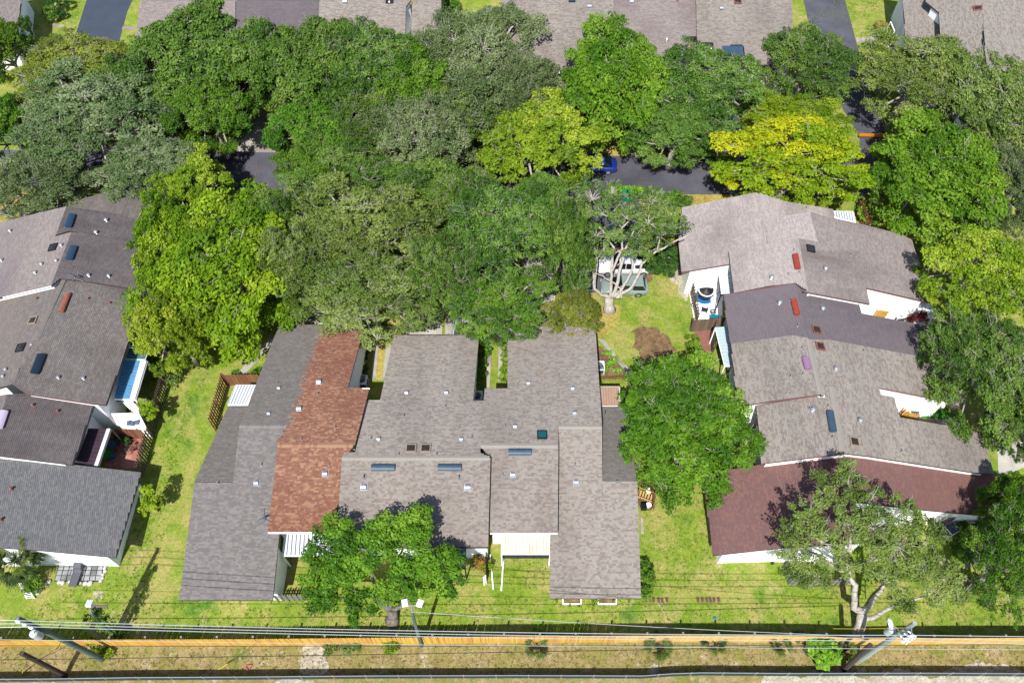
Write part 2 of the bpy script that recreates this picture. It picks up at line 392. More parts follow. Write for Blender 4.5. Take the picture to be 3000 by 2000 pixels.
LAWN = ramp_ground('lawn_grass', [(124, 154, 48), (152, 172, 66), (184, 176, 104), (84, 134, 46), (202, 184, 134)], (.7, .33, .2, .3))
VERGE = ramp_ground('dry_verge_grass', [(156, 140, 92), (188, 168, 126), (148, 146, 76), (110, 130, 50), (222, 208, 190)], (.9, .6, .45, .7))
SAND = ramp_ground('sand', [(200, 190, 174), (184, 172, 152), (216, 208, 194), (164, 154, 122)], (1.2, .9, 1.1), bump=.3)
MULCH = ramp_ground('mulch', [(138, 110, 84), (160, 130, 100), (112, 92, 66), (150, 146, 92)], (2, 1.4, 1.0))
DRY = ramp_ground('yellow_dry_grass', [(190, 176, 92), (204, 186, 110), (176, 150, 80), (150, 160, 70)], (.9, .6, .8))
def sheet(name, pts, z, m, kind='structure', rough=0.0, sub=1.5, thick=0.0, world=False):
    P = [Vector(p[:2]).to_3d() for p in pts] if world else [W(p[0], p[1], 0) for p in pts]
    if rough:
        Q = []; CW = sum(P[i].x * P[(i + 1) % len(P)].y - P[(i + 1) % len(P)].x * P[i].y for i in range(len(P))) > 0
        for i in range(len(P)):
            a, b = P[i], P[(i + 1) % len(P)]; k = max(2, int((b - a).length / .16)); nn = Vector((-(b - a).y, (b - a).x, 0)).normalized(); f0, f1, f2 = [random.random() * 6 for _ in range(3)]
            for j in range(k):
                t = j / k; d_ = (b - a).length * t; e0 = math.sin(math.pi * t) * (b - a).length * .14
                Q.append(a + (b - a) * t - nn * (e0 * (1 if CW else -1)) + nn * rough * (math.sin(d_ * 3.1 + f0) * .7 + math.sin(d_ * 7.3 + f1) * .5 + math.sin(d_ * 15 + f2) * .3) * math.sin(math.pi * t) ** .3)
        P = Q
    P = ccw([(p.x, p.y) for p in P]); mb = MB()
    if thick: mb.prism(P, z - thick, z)
    else: mb.add([(p[0], p[1], z) for p in P], [list(range(len(P)))])
    return mb.build(name, m, None, kind=kind)
sheet('lawn', [(-420, -260), (420, -260), (420, 620), (-420, 620)], 0, LAWN, world=True)
FENCE = [(-200, 1892), (100, 1891), (400, 1889), (750, 1888), (1100, 1884), (1500, 1880), (2000, 1877), (2250, 1878), (2400, 1880), (2500, 1887), (2650, 1885), (3200, 1884)]
fp = [W(*p) for p in FENCE]
sheet('verge', [(p.x, p.y - .04) for p in fp] + [(140, fp[-1].y), (140, -60), (-140, -60), (-140, fp[0].y)], .004, VERGE, world=True)
sheet('road', [(-600, 434), (1400, 453), (3600, 474), (3600, 585), (1400, 564), (-600, 540)], .014, ASPH)
sheet('side_road', tp(3, 0, [(310, -60), (370, 200), (560, 800), (840, 1250), (840, 1500), (1110, 1500), (1085, 1250), (1000, 950), (840, 500), (690, -60)]), .018, ASPH)
sheet('driveway', tp(0, 0, [(815, -60), (1250, -60), (1170, 110), (1050, 560), (620, 560)]), .010, mat('dark_asphalt_drive', (74, 84, 100), (66, 76, 92), .6))
sheet('parking_court', [(1640, 555), (1872, 555), (1883, 857), (1640, 857)], .010, ASPH)
DRV = mat('pale_concrete_drive', (214, 208, 196), (190, 184, 172), .9, .9, .1, 30, c3=(160, 152, 142), s3=.3)
for q in ([(868, 548), (1062, 548), (1064, 960), (850, 960)], [(1196, 548), (1300, 548), (1295, 990), (1180, 990)], [(1310, 548), (1402, 548), (1400, 990), (1304, 990)], [(1540, 548), (1630, 548), (1625, 960), (1520, 960)],
          [(1642, 330), (1745, 330), (1750, 455), (1640, 455)], [(1843, 330), (1884, 330), (1905, 460), (1835, 460)], [(690, 330), (800, 330), (806, 447), (690, 447)], [(2910, 1060), (3080, 1040), (3090, 1330), (2925, 1400)], [(2100, 330), (2190, 330), (2200, 462), (2100, 462)]):
    sheet('driveway', q, .020, DRV)
PATHS = [tp(0, 1, [(2190, 1300), (2352, 1135), (2352, 1300)])[:0] or [(697, 1092), (717, 1097), (800, 1006), (812, 985), (790, 990)],
         tp(1, 2, [(1085, -40), (1135, -40), (1098, 355), (1060, 355)]), tp(1, 2, [(1198, 20), (1252, 20), (1178, 355), (1158, 355)]),
         tp(1, 2, [(2120, 30), (2165, 30), (2145, 440), (2118, 440)]), tp(1, 2, [(2232, -20), (2295, -20), (2280, 360), (2222, 360)]),
         tp(2, 2, [(785, -30), (850, -10), (990, 170), (1110, 275), (1080, 360), (1045, 360), (1045, 285)]),
         tp(0, 0, [(460, 225), (590, 232), (585, 258), (470, 250)]), tp(0, 0, [(1125, 250), (1240, 250), (1235, 280), (1120, 280)]),
         tp(3, 0, [(805, 350), (905, 350), (1000, 325), (1110, 315), (1110, 350), (1020, 370), (910, 388), (810, 388)]),
         tp(3, 3, [(1780, 520), (1840, 430), (1905, 370), (2060, 130), (2180, 130), (1960, 400), (1800, 545)]), tp(3, 2, [(1380, 710), (1640, 705), (1860, 800), (1700, 790)])]
for q in PATHS: sheet('path', q, .030, CONC, thick=.028)
sheet('dry_patch', tp(1, 2, [(1135, -10), (1200, 0), (1158, 355), (1096, 355)]), .008, DRY)
sheet('dry_patch', tp(2, 0, [(860, 1240), (1085, 1240), (1075, 1345), (1050, 1445), (840, 1445)]), .008, DRY, rough=.1)
sheet('dry_patch', tp(2, 1, [(1180, 205), (2100, 210), (1900, 260), (1700, 300), (1400, 330), (1180, 330)]), .008, DRY, rough=.12)
sheet('dry_patch', tp(0, 1, [(-200, 180), (250, 190), (420, 280), (250, 330), (100, 440), (-200, 480)]), .008, DRY, rough=.15)
sheet('mulch_bed', tp(2, 1, [(1140, 1450), (1260, 1440), (1400, 1490), (1460, 1568), (1470, 1690), (1250, 1790), (1180, 1700), (1130, 1568)]), .012, MULCH, rough=.22, sub=.7)
sheet('mulch_bed', tp(2, 1, [(760, 1380), (820, 1260), (960, 1230), (980, 1330), (900, 1480), (780, 1520)]), .008, DRY, rough=.2, sub=.8)
sheet('mulch_bed', tp(2, 1, [(1185, 880), (1290, 980), (1250, 1040), (1200, 1010)]), .010, MULCH, rough=.1, sub=.6)
sheet('mulch_bed', tp(2, 1, [(1470, 660), (1540, 660), (1560, 930), (1600, 1200), (1530, 1060), (1450, 980)]), .009, SAND, rough=.1, sub=.8)
sheet('mulch_bed', tp(2, 2, [(790, 40), (850, 80), (1040, 270), (1040, 300), (800, 300)]), .012, MULCH, rough=.04, sub=.7)
sheet('mulch_bed', tp(2, 2, [(1180, 1120), (1250, 1140), (1285, 1540), (1185, 1540)]), .012, mat('brown_soil', (120, 96, 72), (96, 76, 58), 2, bump=.4), rough=.03)
for q in (tp(1, 3, [(470, 1215), (600, 1215), (620, 1320), (655, 1370), (630, 1475), (400, 1480), (405, 1390), (430, 1260)]), tp(1, 3, [(190, 1545), (400, 1535), (540, 1560), (540, 1620), (190, 1620)]),
          tp(2, 3, [(1280, 1400), (1330, 1395), (1360, 1440), (1350, 1475), (1240, 1475)]), tp(3, 3, [(810, 1425), (900, 1425), (910, 1460), (815, 1460)]),
          tp(3, 3, [(-50, 1527), (300, 1524), (900, 1528), (1500, 1530), (2500, 1522), (2500, 1640), (1200, 1600), (-50, 1600)]), tp(0, 3, [(860, 735), (955, 735), (940, 790), (880, 790)])):
    SZ = globals().get('SZ', .010) + .002; sheet('sand_patch', q, SZ, SAND, rough=.16, sub=.45)

# ------------------------------------------------------------------ townhouses, middle row
def house(label, base, group):
    return empty('townhouse', W(*base), label, 'townhouse', group)
GM, GL, GR_, GT = 'townhouses of the middle row', 'townhouses of the left row', 'townhouses of the right row', 'townhouses along the top edge'
SL = .25
N34 = Plane((1002, 1341), (1436, 1341), 6.2, SL, (1200, 900)); S34 = Plane((1002, 1341), (1436, 1341), 6.2, SL, (1200, 1600))
N12 = Plane((814, 1303), (1040, 1303), 6.2, SL, (900, 1000)); S2 = Plane((814, 1303), (1040, 1303), 6.2, SL, (900, 1600))
z1 = N12.hit(770, 1247).z; S1 = Plane((702, 1247), (846, 1247), z1, SL, (700, 1700))
zw1 = S1.hit(620, 1411).z; NW1 = Plane((569, 1411), (682, 1411), zw1, SL, (650, 1200))
z5 = N34.hit(1500, 1305).z; S5 = Plane((1407, 1305), (1636, 1305), z5, SL, (1500, 1600))
z6 = N34.hit(1700, 1250).z; S6 = Plane((1636, 1250), (1764, 1250), z6, SL, (1700, 1700))
zw6 = S6.hit(1800, 1411).z; NW6 = Plane((1764, 1411), (1866, 1411), zw6, SL, (1800, 1200))
STN = (104, 97, 94)
h1 = house('grey end townhouse of the middle row, left of the orange roof', (690, 1500), GM)
roof(h1, N12, [(820, 951), (945, 951), (846, 1247), (702, 1247), (725, 1191), (798, 1000)], 'grey_shade_north', jag='b')
roof(h1, NW1, [(668, 1191), (725, 1191), (704, 1246), (683, 1411), (570, 1411)], 'grey_shade_north')
roof(h1, S1, [(702, 1247), (846, 1247), (814, 1303), (785, 1558), (819, 1561), (799, 1757), (525, 1757), (570, 1411), (683, 1411)], 'warm_grey', dims=(.1, .3))
ridge_caps(h1, S1, (702, 1247), (846, 1247), 'warm_grey')
for p in tp(1, 2, [(197, 385)]): pipe(h1, N12, *p, s=.7)
for p in tp(1, 2, [(210, 430), (118, 663)]): vent(h1, N12, *p, .7)
for p in tp(1, 2, [(52, 1138)]): pipe(h1, S1, *p, s=.9)
for p in tp(1, 2, [(8, 1300)]): vent(h1, S1, *p)
for p in tp(0, 2, [(2005, 1305)]): pipe(h1, S1, *p, s=.9)
h2 = house('townhouse with the orange red shingle roof, second from the left in the middle row', (900, 1500), GM)
roof(h2, N12, [(945, 951), (1069, 951), (1019, 1137), (1082, 1138), (1040, 1303), (814, 1303), (846, 1247)], 'orange_red', jag='a', stain=(110, 66, 58), amt=.5, stretch=(.5, .5, 1))
roof(h2, S2, [(814, 1303), (1038, 1303), (1010, 1341), (990, 1558), (785, 1558)], 'orange_red', stain=(120, 66, 54), amt=.4, stretch=(.5, .5, 1))
ridge_caps(h2, S2, (814, 1303), (1036, 1303), 'orange_red')
for p in tp(1, 2, [(580, 375), (398, 620)]): vent(h2, N12, *p, 1.15)
for p in tp(1, 2, [(568, 485), (727, 790), (418, 902)]): pipe(h2, N12, *p, s=.8)
for p in tp(1, 2, [(638, 1215)]): vent(h2, S2, *p, 1.1)
for p in tp(1, 2, [(670, 1137)]): pipe(h2, S2, *p, s=.8)
h3 = house('wide brown grey townhouse of the middle row with two blue ridge skylights', (1200, 1500), GM)
roof(h3, N34, [(1155, 982), (1404, 982), (1386, 1172), (1417, 1172), (1407, 1325), (1437, 1341), (1002, 1341), (1010, 1325), (1040, 1325), (1080, 1174), (1113, 1174)], 'brown_grey', stain=STN, amt=.3)
roof(h3, S34, [(1002, 1341), (1437, 1341), (1430, 1601), (985, 1601)], 'brown_grey', stain=(112, 98, 92), amt=.25)
ridge_caps(h3, S34, (1002, 1341), (1436, 1341), 'brown_grey')
for p in tp(1, 2, [(1383, 473), (1748, 470), (1127, 898), (1884, 899)]): vent(h3, N34, *p, .8)
for p in tp(1, 2, [(1738, 603), (1357, 690), (1055, 893), (1978, 890), (1308, 1042), (1656, 1042)]): pipe(h3, N34, *p, s=.9)
for p in tp(1, 2, [(1425, 985), (1560, 985)]): skylight(h3, N34, *p)
for p in tp(1, 2, [(1170, 1163), (1780, 1162)]): long_vent(h3, S34, *p, 1.62, .42, BLUEV)
for p in tp(1, 2, [(988, 1258), (1860, 1265)]): pipe(h3, S34, *p, s=1.3)
for p in tp(1, 2, [(992, 1338), (1945, 1340)]): vent(h3, S34, *p, 1.2)
h5 = house('narrow brown grey townhouse of the middle row with one teal skylight', (1530, 1480), GM)
roof(h5, N34, [(1420, 1139), (1487, 1139), (1487, 955), (1620, 955), (1636, 1250), (1636, 1305), (1407, 1305), (1417, 1172)], 'brown_grey', stain=STN, amt=.25)
roof(h5, S5, [(1407, 1305), (1636, 1305), (1634, 1560), (1433, 1560), (1437, 1341)], 'brown_grey', stain=(116, 100, 94), amt=.25)
ridge_caps(h5, S5, (1407, 1305), (1636, 1305), 'brown_grey')
for p in tp(2, 2, [(150, 385), (27, 782)]): vent(h5, N34, *p, .85)
for p in tp(2, 2, [(230, 490), (232, 918)]): pipe(h5, N34, *p, s=.9)
for p in tp(1, 2, [(2283, 778)]): pipe(h5, N34, *p, s=.9)
o = place('skylight', LIB['skyd_frame'], N34.mat(*tp(2, 2, [(276, 862)])[0], .02), h5); link_mesh(LIB['sky_teal'], 'glass', o)
for p in tp(1, 2, [(2352 + 72, 1020)]): long_vent(h5, S5, *p, 1.6, .42, BLUEV)
for p in tp(2, 2, [(8, 1225)]): vent(h5, S5, *p)
for p in tp(1, 2, [(2263, 1228)]): pipe(h5, S5, *p, s=.9)
h6 = house('right end townhouse of the middle row, its roof reaching furthest towards the fence', (1740, 1600), GM)
roof(h6, N34, [(1620, 955), (1744, 955), (1764, 1250), (1636, 1250)], 'brown_grey', stain=STN, amt=.25)
roof(h6, NW6, [(1760, 1191), (1837, 1191), (1866, 1411), (1764, 1411)], 'grey_shade_north')
roof(h6, S6, [(1636, 1250), (1764, 1250), (1764, 1411), (1867, 1411), (1878, 1752), (1610, 1752), (1612, 1561), (1634, 1558)], 'brown_grey', stain=(116, 100, 94), amt=.25)
ridge_caps(h6, S6, (1636, 1250), (1764, 1250), 'brown_grey')
for p in tp(2, 2, [(555, 434), (573, 661)]): vent(h6, N34, *p, .9)
for p in tp(2, 2, [(525, 365)]): pipe(h6, N34, *p, s=.8)
for p in tp(2, 2, [(575, 1142), (962, 1302)]): pipe(h6, S6, *p, s=1.1)
for p in tp(2, 2, [(587, 1292)]): vent(h6, S6, *p, 1.0)
mb = MB(); A = NW6.hit(1766, 1240); mb.tube([A, A + Vector((.02, 0, 1.5))], .03, 6); mb.build('vent_mast', ALU, h6)
# gutters and pale eave trim
def gutter(root, pl, a, b, m=TRIM, h=.12, w_=.1, name='gutter'):
    A, B = pl.hit(*a), pl.hit(*b); mb = MB(); mb.beam(A + Vector((0, 0, -.06)), B + Vector((0, 0, -.06)), w_, h); return mb.build(name, m, root)
for rt, pl, a, b in ((h2, N12, (1019, 1137), (1083, 1138)), (h3, N34, (1080, 1174), (1114, 1174)), (h5, N34, (1420, 1139), (1486, 1139)), (h5, S5, (1436, 1561), (1633, 1561)), (h2, S2, (785, 1559), (988, 1559))): gutter(rt, pl, a, b)
gutter(h3, S34, (988, 1602), (1430, 1602), FASCIA)

# ------------------------------------------------------------------ left row
SLL = .27
PBc = Plane((194, 605), (164, 688), 6.0, SLL, (0, 650)); PBe = Plane((194, 605), (164, 688), 6.0, SLL, (400, 650))
zc = PBc.hit(180, 757).z
PCw = Plane((209, 680), (150, 835), zc, SLL, (0, 760)); PCe = Plane((209, 680), (150, 835), zc, SLL, (420, 760))
PDw = Plane((188, 819), (118, 994), 6.0, SLL, (0, 900)); PDe = Plane((188, 819), (118, 994), 6.0, SLL, (420, 900))
PEw = Plane((20, 1160), (-25, 1290), 5.6, SLL, (-300, 1200)); PEe = Plane((20, 1160), (-25, 1290), 5.6, SLL, (300, 1200))
PFw = Plane((-60, 1350), (-110, 1600), 5.0, SLL, (-500, 1480)); PFe = Plane((-60, 1350), (-110, 1600), 5.0, SLL, (300, 1480))
za = PBe.hit(365, 590).z
PAw = Plane((378, 548), (354, 629), za, SLL, (200, 590)); PAe = Plane((378, 548), (354, 629), za, SLL, (480, 590))
la = house('top house of the left row, small taupe gable half under the trees', (330, 620), GL)
roof(la, PAw, [(169, 600), (378, 548), (354, 629), (258, 640), (200, 640)], 'taupe', stain=(96, 88, 84), amt=.5)
roof(la, PAe, [(378, 548), (470, 560), (452, 660), (354, 629)], 'taupe', stain=(96, 88, 84), amt=.5)
lb = house('purple grey townhouse of the left row with two dark blue ridge skylights', (250, 670), GL)
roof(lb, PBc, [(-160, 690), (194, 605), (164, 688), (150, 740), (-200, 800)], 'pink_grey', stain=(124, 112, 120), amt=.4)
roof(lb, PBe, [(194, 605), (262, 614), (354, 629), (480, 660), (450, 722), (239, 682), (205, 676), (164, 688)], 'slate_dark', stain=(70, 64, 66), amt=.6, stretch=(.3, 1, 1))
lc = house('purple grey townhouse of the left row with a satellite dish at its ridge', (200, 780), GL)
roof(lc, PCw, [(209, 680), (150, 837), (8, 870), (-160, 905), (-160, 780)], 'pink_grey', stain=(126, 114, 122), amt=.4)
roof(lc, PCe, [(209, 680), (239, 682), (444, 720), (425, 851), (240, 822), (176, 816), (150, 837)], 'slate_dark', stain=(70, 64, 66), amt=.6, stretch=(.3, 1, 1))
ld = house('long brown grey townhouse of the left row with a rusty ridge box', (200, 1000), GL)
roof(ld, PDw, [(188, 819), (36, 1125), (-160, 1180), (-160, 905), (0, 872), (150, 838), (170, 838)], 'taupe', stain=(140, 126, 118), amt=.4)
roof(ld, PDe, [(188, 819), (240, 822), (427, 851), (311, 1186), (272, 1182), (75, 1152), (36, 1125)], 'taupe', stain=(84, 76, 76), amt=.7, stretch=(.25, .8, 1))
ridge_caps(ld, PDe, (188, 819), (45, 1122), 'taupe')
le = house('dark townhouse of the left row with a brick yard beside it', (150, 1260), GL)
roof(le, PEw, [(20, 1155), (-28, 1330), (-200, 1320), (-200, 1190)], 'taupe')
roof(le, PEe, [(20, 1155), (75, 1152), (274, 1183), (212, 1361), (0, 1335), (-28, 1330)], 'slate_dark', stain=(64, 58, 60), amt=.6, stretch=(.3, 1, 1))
lf = house('bottom house of the left row, blue grey roof and bright white end wall', (200, 1500), GL)
roof(lf, PFe, [(-60, 1340), (0, 1346), (217, 1361), (413, 1383), (338, 1632), (112, 1611), (-110, 1596)], 'blue_grey', dims=(.1, .28))
roof(lf, PFw, [(-60, 1340), (-110, 1596), (-400, 1570), (-400, 1350)], 'blue_grey')
BD = mat('blue_black_metal', (36, 50, 66), rough=.4)
for pl, rt, p, sp in ((PBe, lb, (647, 470), 0), (PCe, lc, (660, 765), 0)):
    q = tp(0, 1, [p])[0]; long_vent(rt, pl, *q, 1.35, .5, mat('navy_metal', (48, 74, 100), rough=.4))
long_vent(ld, PDe, *tp(0, 1, [(598, 1222)])[0], 1.8, .34, COPPER); long_vent(ld, PDe, *tp(0, 2, [(355, 215)])[0], 1.65, .55, BD)
long_vent(le, PEe, *tp(0, 2, [(20, 725)])[0], 1.4, .5, mat('lilac_metal', (205, 190, 220), rough=.5))
for p in tp(0, 1, [(492, 708)]): skylight(lc, PCw, *p, 'skyd')
for p in tp(0, 1, [(308, 1378)]): skylight(ld, PDw, *p)
for p in tp(0, 2, [(195, 60)]): skylight(ld, PDw, *p, 'skyd')
for p in tp(0, 1, [(98, 558), (18, 828), (385, 862)]): pipe(lb, PBc, *p, 'turbine', .8)
for p in tp(0, 1, [(567, 690), (522, 832), (328, 942)]): pipe(lc, PCw, *p, 'turbine', .8)
for p in tp(0, 1, [(980, 460), (887, 572)]): pipe(lb, PBe, *p, 'turbine', .9)
for p in tp(0, 1, [(818, 965), (1003, 972)]): pipe(lc, PCe, *p, 'turbine', .8)
for p in tp(0, 1, [(815, 1182), (1015, 1220)]): pipe(ld, PDe, *p, 'pipe_brown', .7)
for p in tp(0, 2, [(540, 335), (770, 342)]): pipe(ld, PDe, *p, 'turbine', .75)
for p in tp(0, 2, [(298, 37), (228, 227), (57, 260), (32, 322)]): pipe(ld, PDw, *p, 'turbine', .7)
for p in tp(0, 1, [(342, 1182)]): pipe(ld, PDw, *p, 'pipe_brown', .8)
for p in tp(0, 2, [(308, 592), (538, 648)]): pipe(le, PEe, *p, 'pipe_brown', .8)
for p in tp(0, 2, [(112, 1362)]) + tp(0, 3, [(18, 76)]): pipe(lf, PFe, *p, 'pipe_brown', .9)
for p in tp(0, 3, [(5, 30)]): pass
gutter(le, PEe, (275, 1186), (213, 1360), DARK, .14, .14)
gutter(ld, PDe, (76, 1153), (272, 1182), mat('red_brown_trim', (130, 86, 86)), .1, .08, 'rake_trim')
gutter(lc, PCw, (150, 837), (8, 870), TRIM, .1, .06, 'rake_trim'); gutter(lf, PFe, (413, 1383), (338, 1632), DARK, .12, .1)

# ------------------------------------------------------------------ right row
SR = .27
R3w = Plane((2339, 698), (2368, 851), 6.2, SR, (2200, 780)); R3e = Plane((2339, 698), (2368, 851), 6.2, SR, (2600, 780))
R2e = R3e; R2w = Plane((2374, 621), (2395, 709), R3e.hit(2385, 665).z, SR, (2200, 660))
R4w = Plane((2326, 828), (2368, 994), 5.9, SR, (2200, 900)); R4e = Plane((2326, 828), (2368, 994), 5.9, SR, (2600, 900))
R6w = Plane((2435, 1131), (2470, 1327), 5.8, SR, (2300, 1230)); R6e = Plane((2435, 1131), (2470, 1327), 5.8, SR, (2700, 1230))
R7e = R6e; z7 = R6w.hit(2470, 1330).z
R7w = Plane((2480, 1331), (2530, 1590), 4.9, SR, (2200, 1480)); R7e = Plane((2480, 1331), (2530, 1590), 4.9, SR, (2800, 1480))
R1w = Plane((2227, 570), (2240, 643), 5.3, SR, (2050, 620)); R1e = Plane((2227, 570), (2240, 643), 5.3, SR, (2350, 620))
r1 = house('top house of the right row with a pale pinkish roof', (2100, 680), GR_)
roof(r1, R1w, [(1998, 608), (2214, 564), (2227, 570), (2240, 643), (2250, 720), (2135, 774), (1997, 797), (1988, 714)], 'pale_taupe', stain=(118, 108, 106), amt=.5, stretch=(.6, .6, 1))
roof(r1, R1e, [(2227, 567), (2300, 590), (2440, 613), (2445, 640), (2405, 700), (2250, 720), (2240, 643)], 'pale_taupe', stain=(120, 110, 106), amt=.4)
r3 = house('wide pale townhouse of the right row, red ridge box, beside a white yard', (2450, 780), GR_)
roof(r3, R2w, [(2374, 621), (2395, 709), (2339, 700), (2240, 735), (2228, 650), (2250, 640)], 'pale_taupe')
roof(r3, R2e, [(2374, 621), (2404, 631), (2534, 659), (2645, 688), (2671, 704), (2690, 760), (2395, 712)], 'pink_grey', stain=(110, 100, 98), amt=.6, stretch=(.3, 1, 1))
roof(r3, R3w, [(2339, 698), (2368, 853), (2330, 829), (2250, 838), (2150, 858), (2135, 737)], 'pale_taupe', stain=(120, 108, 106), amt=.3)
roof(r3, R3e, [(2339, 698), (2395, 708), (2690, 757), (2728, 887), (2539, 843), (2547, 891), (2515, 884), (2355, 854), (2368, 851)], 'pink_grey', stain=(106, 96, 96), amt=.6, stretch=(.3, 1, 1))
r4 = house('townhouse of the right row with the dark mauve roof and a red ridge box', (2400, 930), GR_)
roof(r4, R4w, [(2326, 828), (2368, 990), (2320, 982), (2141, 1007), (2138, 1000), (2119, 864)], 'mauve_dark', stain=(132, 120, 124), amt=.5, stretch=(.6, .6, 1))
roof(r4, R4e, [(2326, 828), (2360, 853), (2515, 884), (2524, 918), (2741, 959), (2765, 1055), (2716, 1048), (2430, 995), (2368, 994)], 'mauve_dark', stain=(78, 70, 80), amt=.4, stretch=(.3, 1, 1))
r5 = house('townhouse of the right row with mottled pink brown roof and a lilac ridge box', (2400, 1080), GR_)
roof(r5, R4w, [(2368, 990), (2406, 1160), (2400, 1155), (2250, 1175), (2211, 1183), (2160, 1190), (2149, 1077), (2141, 1007), (2320, 982)], 'brown_grey', stain=(140, 122, 120), amt=.3)
roof(r5, R4e, [(2368, 994), (2430, 995), (2716, 1048), (2765, 1058), (2795, 1177), (2776, 1174), (2575, 1135), (2580, 1157), (2429, 1130), (2414, 1158), (2406, 1160)], 'brown_grey', stain=(140, 122, 120), amt=.3)
ridge_caps(r5, R4e, (2368, 994), (2405, 1157), 'brown_grey')
r6 = house('townhouse of the right row with a slim slate blue ridge skylight', (2500, 1240), GR_)
roof(r6, R6w, [(2435, 1131), (2470, 1327), (2250, 1355), (2230, 1358), (2216, 1189), (2400, 1157), (2414, 1158), (2418, 1130)], 'brown_grey', stain=(122, 110, 104), amt=.3)
roof(r6, R6e, [(2435, 1130), (2620, 1164), (2634, 1222), (2843, 1258), (2875, 1265), (2912, 1388), (2850, 1383), (2547, 1336), (2470, 1327)], 'brown_grey', stain=(122, 110, 104), amt=.3)
ridge_caps(r6, R6e, (2435, 1131), (2470, 1327), 'brown_grey')
r7 = house('bottom house of the right row with the maroon roof and white walls', (2400, 1480), GR_)
roof(r7, R7w, [(2480, 1331), (2530, 1590), (2300, 1603), (2090, 1626), (2068, 1462), (2056, 1388), (2250, 1357)], 'maroon', stain=(88, 70, 84), amt=.5, dims=(.1, .26))
roof(r7, R7e, [(2480, 1331), (2547, 1336), (2850, 1383), (2912, 1388), (2926, 1513), (2709, 1493), (2512, 1470)], 'maroon', stain=(130, 88, 80), amt=.4, dims=(.1, .26))
for rt, pl, p, L, wd, m in ((r3, R3w, tp(3, 1, [(262, 845)])[0], 1.5, .42, REDV), (r4, R4w, tp(3, 1, [(252, 1262)])[0], 1.5, .42, REDV), (r5, R4w, tp(3, 2, [(355, 208)])[0], 1.05, .42, MAUVE), (r6, R6w, tp(3, 2, [(583, 742)])[0], 1.65, .45, BLUEV)): long_vent(rt, pl, *p, L, wd, m)
for rt, pl, p, k in ((r3, R3e, tp(3, 1, [(388, 720)])[0], 'skyd'), (r4, R4e, tp(3, 1, [(442, 1464)])[0], 'skyr'), (r5, R4e, tp(3, 2, [(475, 48)])[0], 'skyr'), (r6, R6e, tp(3, 2, [(788, 922)])[0], 'sky')): skylight(rt, pl, *p, k)
for rt, pl, ps in ((r3, R3e, tp(3, 1, [(760, 778)])), (r3, R3w, tp(3, 1, [(182, 957), (284, 940), (235, 735)])), (r4, R4w, tp(3, 1, [(208, 1192), (272, 1428)])), (r5, R4w, tp(3, 2, [(205, 325), (318, 305), (310, 67)])), (r6, R6w, tp(3, 2, [(380, 622), (550, 597), (588, 885)])), (r6, R6e, tp(3, 2, [(1225, 1012)])), (r5, R4e, tp(3, 2, [(877, 93)]))):
    for p in ps: pipe(rt, pl, *p, s=.9)
for rt, pl, ps in ((r3, R3e, tp(3, 1, [(525, 905)])), (r3, R3w, tp(3, 1, [(30, 988)])), (r4, R4e, tp(3, 1, [(500, 1272)])), (r4, R4w, tp(3, 1, [(105, 1218)])), (r6, R6e, tp(3, 2, [(843, 730)])), (r6, R6w, tp(3, 2, [(410, 632)])), (r5, R4e, tp(3, 2, [(620, 258)]))):
    for p in ps: pipe(rt, pl, *p, 'turbine', 1.0)
RT = mat('red_brown_trim', (130, 86, 86))
for rt, pl, a, b in ((r5, R4w, (2215, 1182), (2400, 1156)), (r6, R6w, (2232, 1357), (2470, 1328)), (r5, R4e, (2575, 1135), (2776, 1175)), (r3, R3w, (2152, 858), (2330, 829)), (r3, R3e, (2355, 854), (2515, 884)), (r3, R3e, (2539, 843), (2722, 885)), (r1, R1w, (1997, 797), (2135, 774))): gutter(rt, pl, a, b, RT, .1, .08, 'rake_trim')

# ------------------------------------------------------------------ houses along the top edge
TS = Plane((1470, -60), (2300, -60), 7.2, .25, (1800, 300)); TN = Plane((1470, -60), (2300, -60), 7.2, .25, (1800, -300))
t4 = house('pinkish grey townhouse at the top edge, left of the dark roof seam', (1600, 160), GT)
roof(t4, TS, [(1466, -60), (1798, -60), (1799, 190), (1745, 190), (1745, 313), (1640, 313), (1640, 190), (1469, 190)], 'brown_grey', stain=(140, 122, 118), amt=.3, dims=(.14, .32))
roof(t4, TN, [(1466, -60), (1798, -60), (1798, -260), (1470, -260)], 'brown_grey', dims=(.4, .9))
TS2 = Plane((1470, -60), (2300, -60), 7.4, .25, (1800, 300))
t5 = house('townhouse at the top edge with a darker stained roof and a recessed beige porch', (1900, 160), GT)
roof(t5, TS, [(1799, -60), (2038, -60), (2041, 107), (2016, 107), (2010, 200), (1960, 200), (1799, 190)], 'pink_grey', stain=(122, 104, 100), amt=.7, stretch=(.4, .3, 1), dims=(.14, .32))
roof(t5, TN, [(1799, -60), (2038, -60), (2038, -260), (1799, -260)], 'brown_grey', dims=(.4, .9))
t6 = house('townhouse at the top edge with a brown door recess, left of the side road', (2200, 160), GT)
roof(t6, TS2, [(2038, -62), (2318, -62), (2326, 190), (2092, 190), (2090, 124), (2044, 124), (2041, 107)], 'brown_grey', stain=(150, 132, 126), amt=.3, dims=(.14, .32))
roof(t6, TN, [(2038, -60), (2318, -60), (2310, -260), (2038, -260)], 'brown_grey', dims=(.4, .9))
U2 = Plane((405, 5), (1290, 5), 6.4, .25, (800, 300)); U2n = Plane((405, 5), (1290, 5), 6.4, .25, (800, -300))
U3 = Plane((405, 5), (1290, 5), 6.9, .25, (800, 300))
t1 = house('pale grey townhouse at the top edge beside the dark asphalt drive', (560, 80), GT)
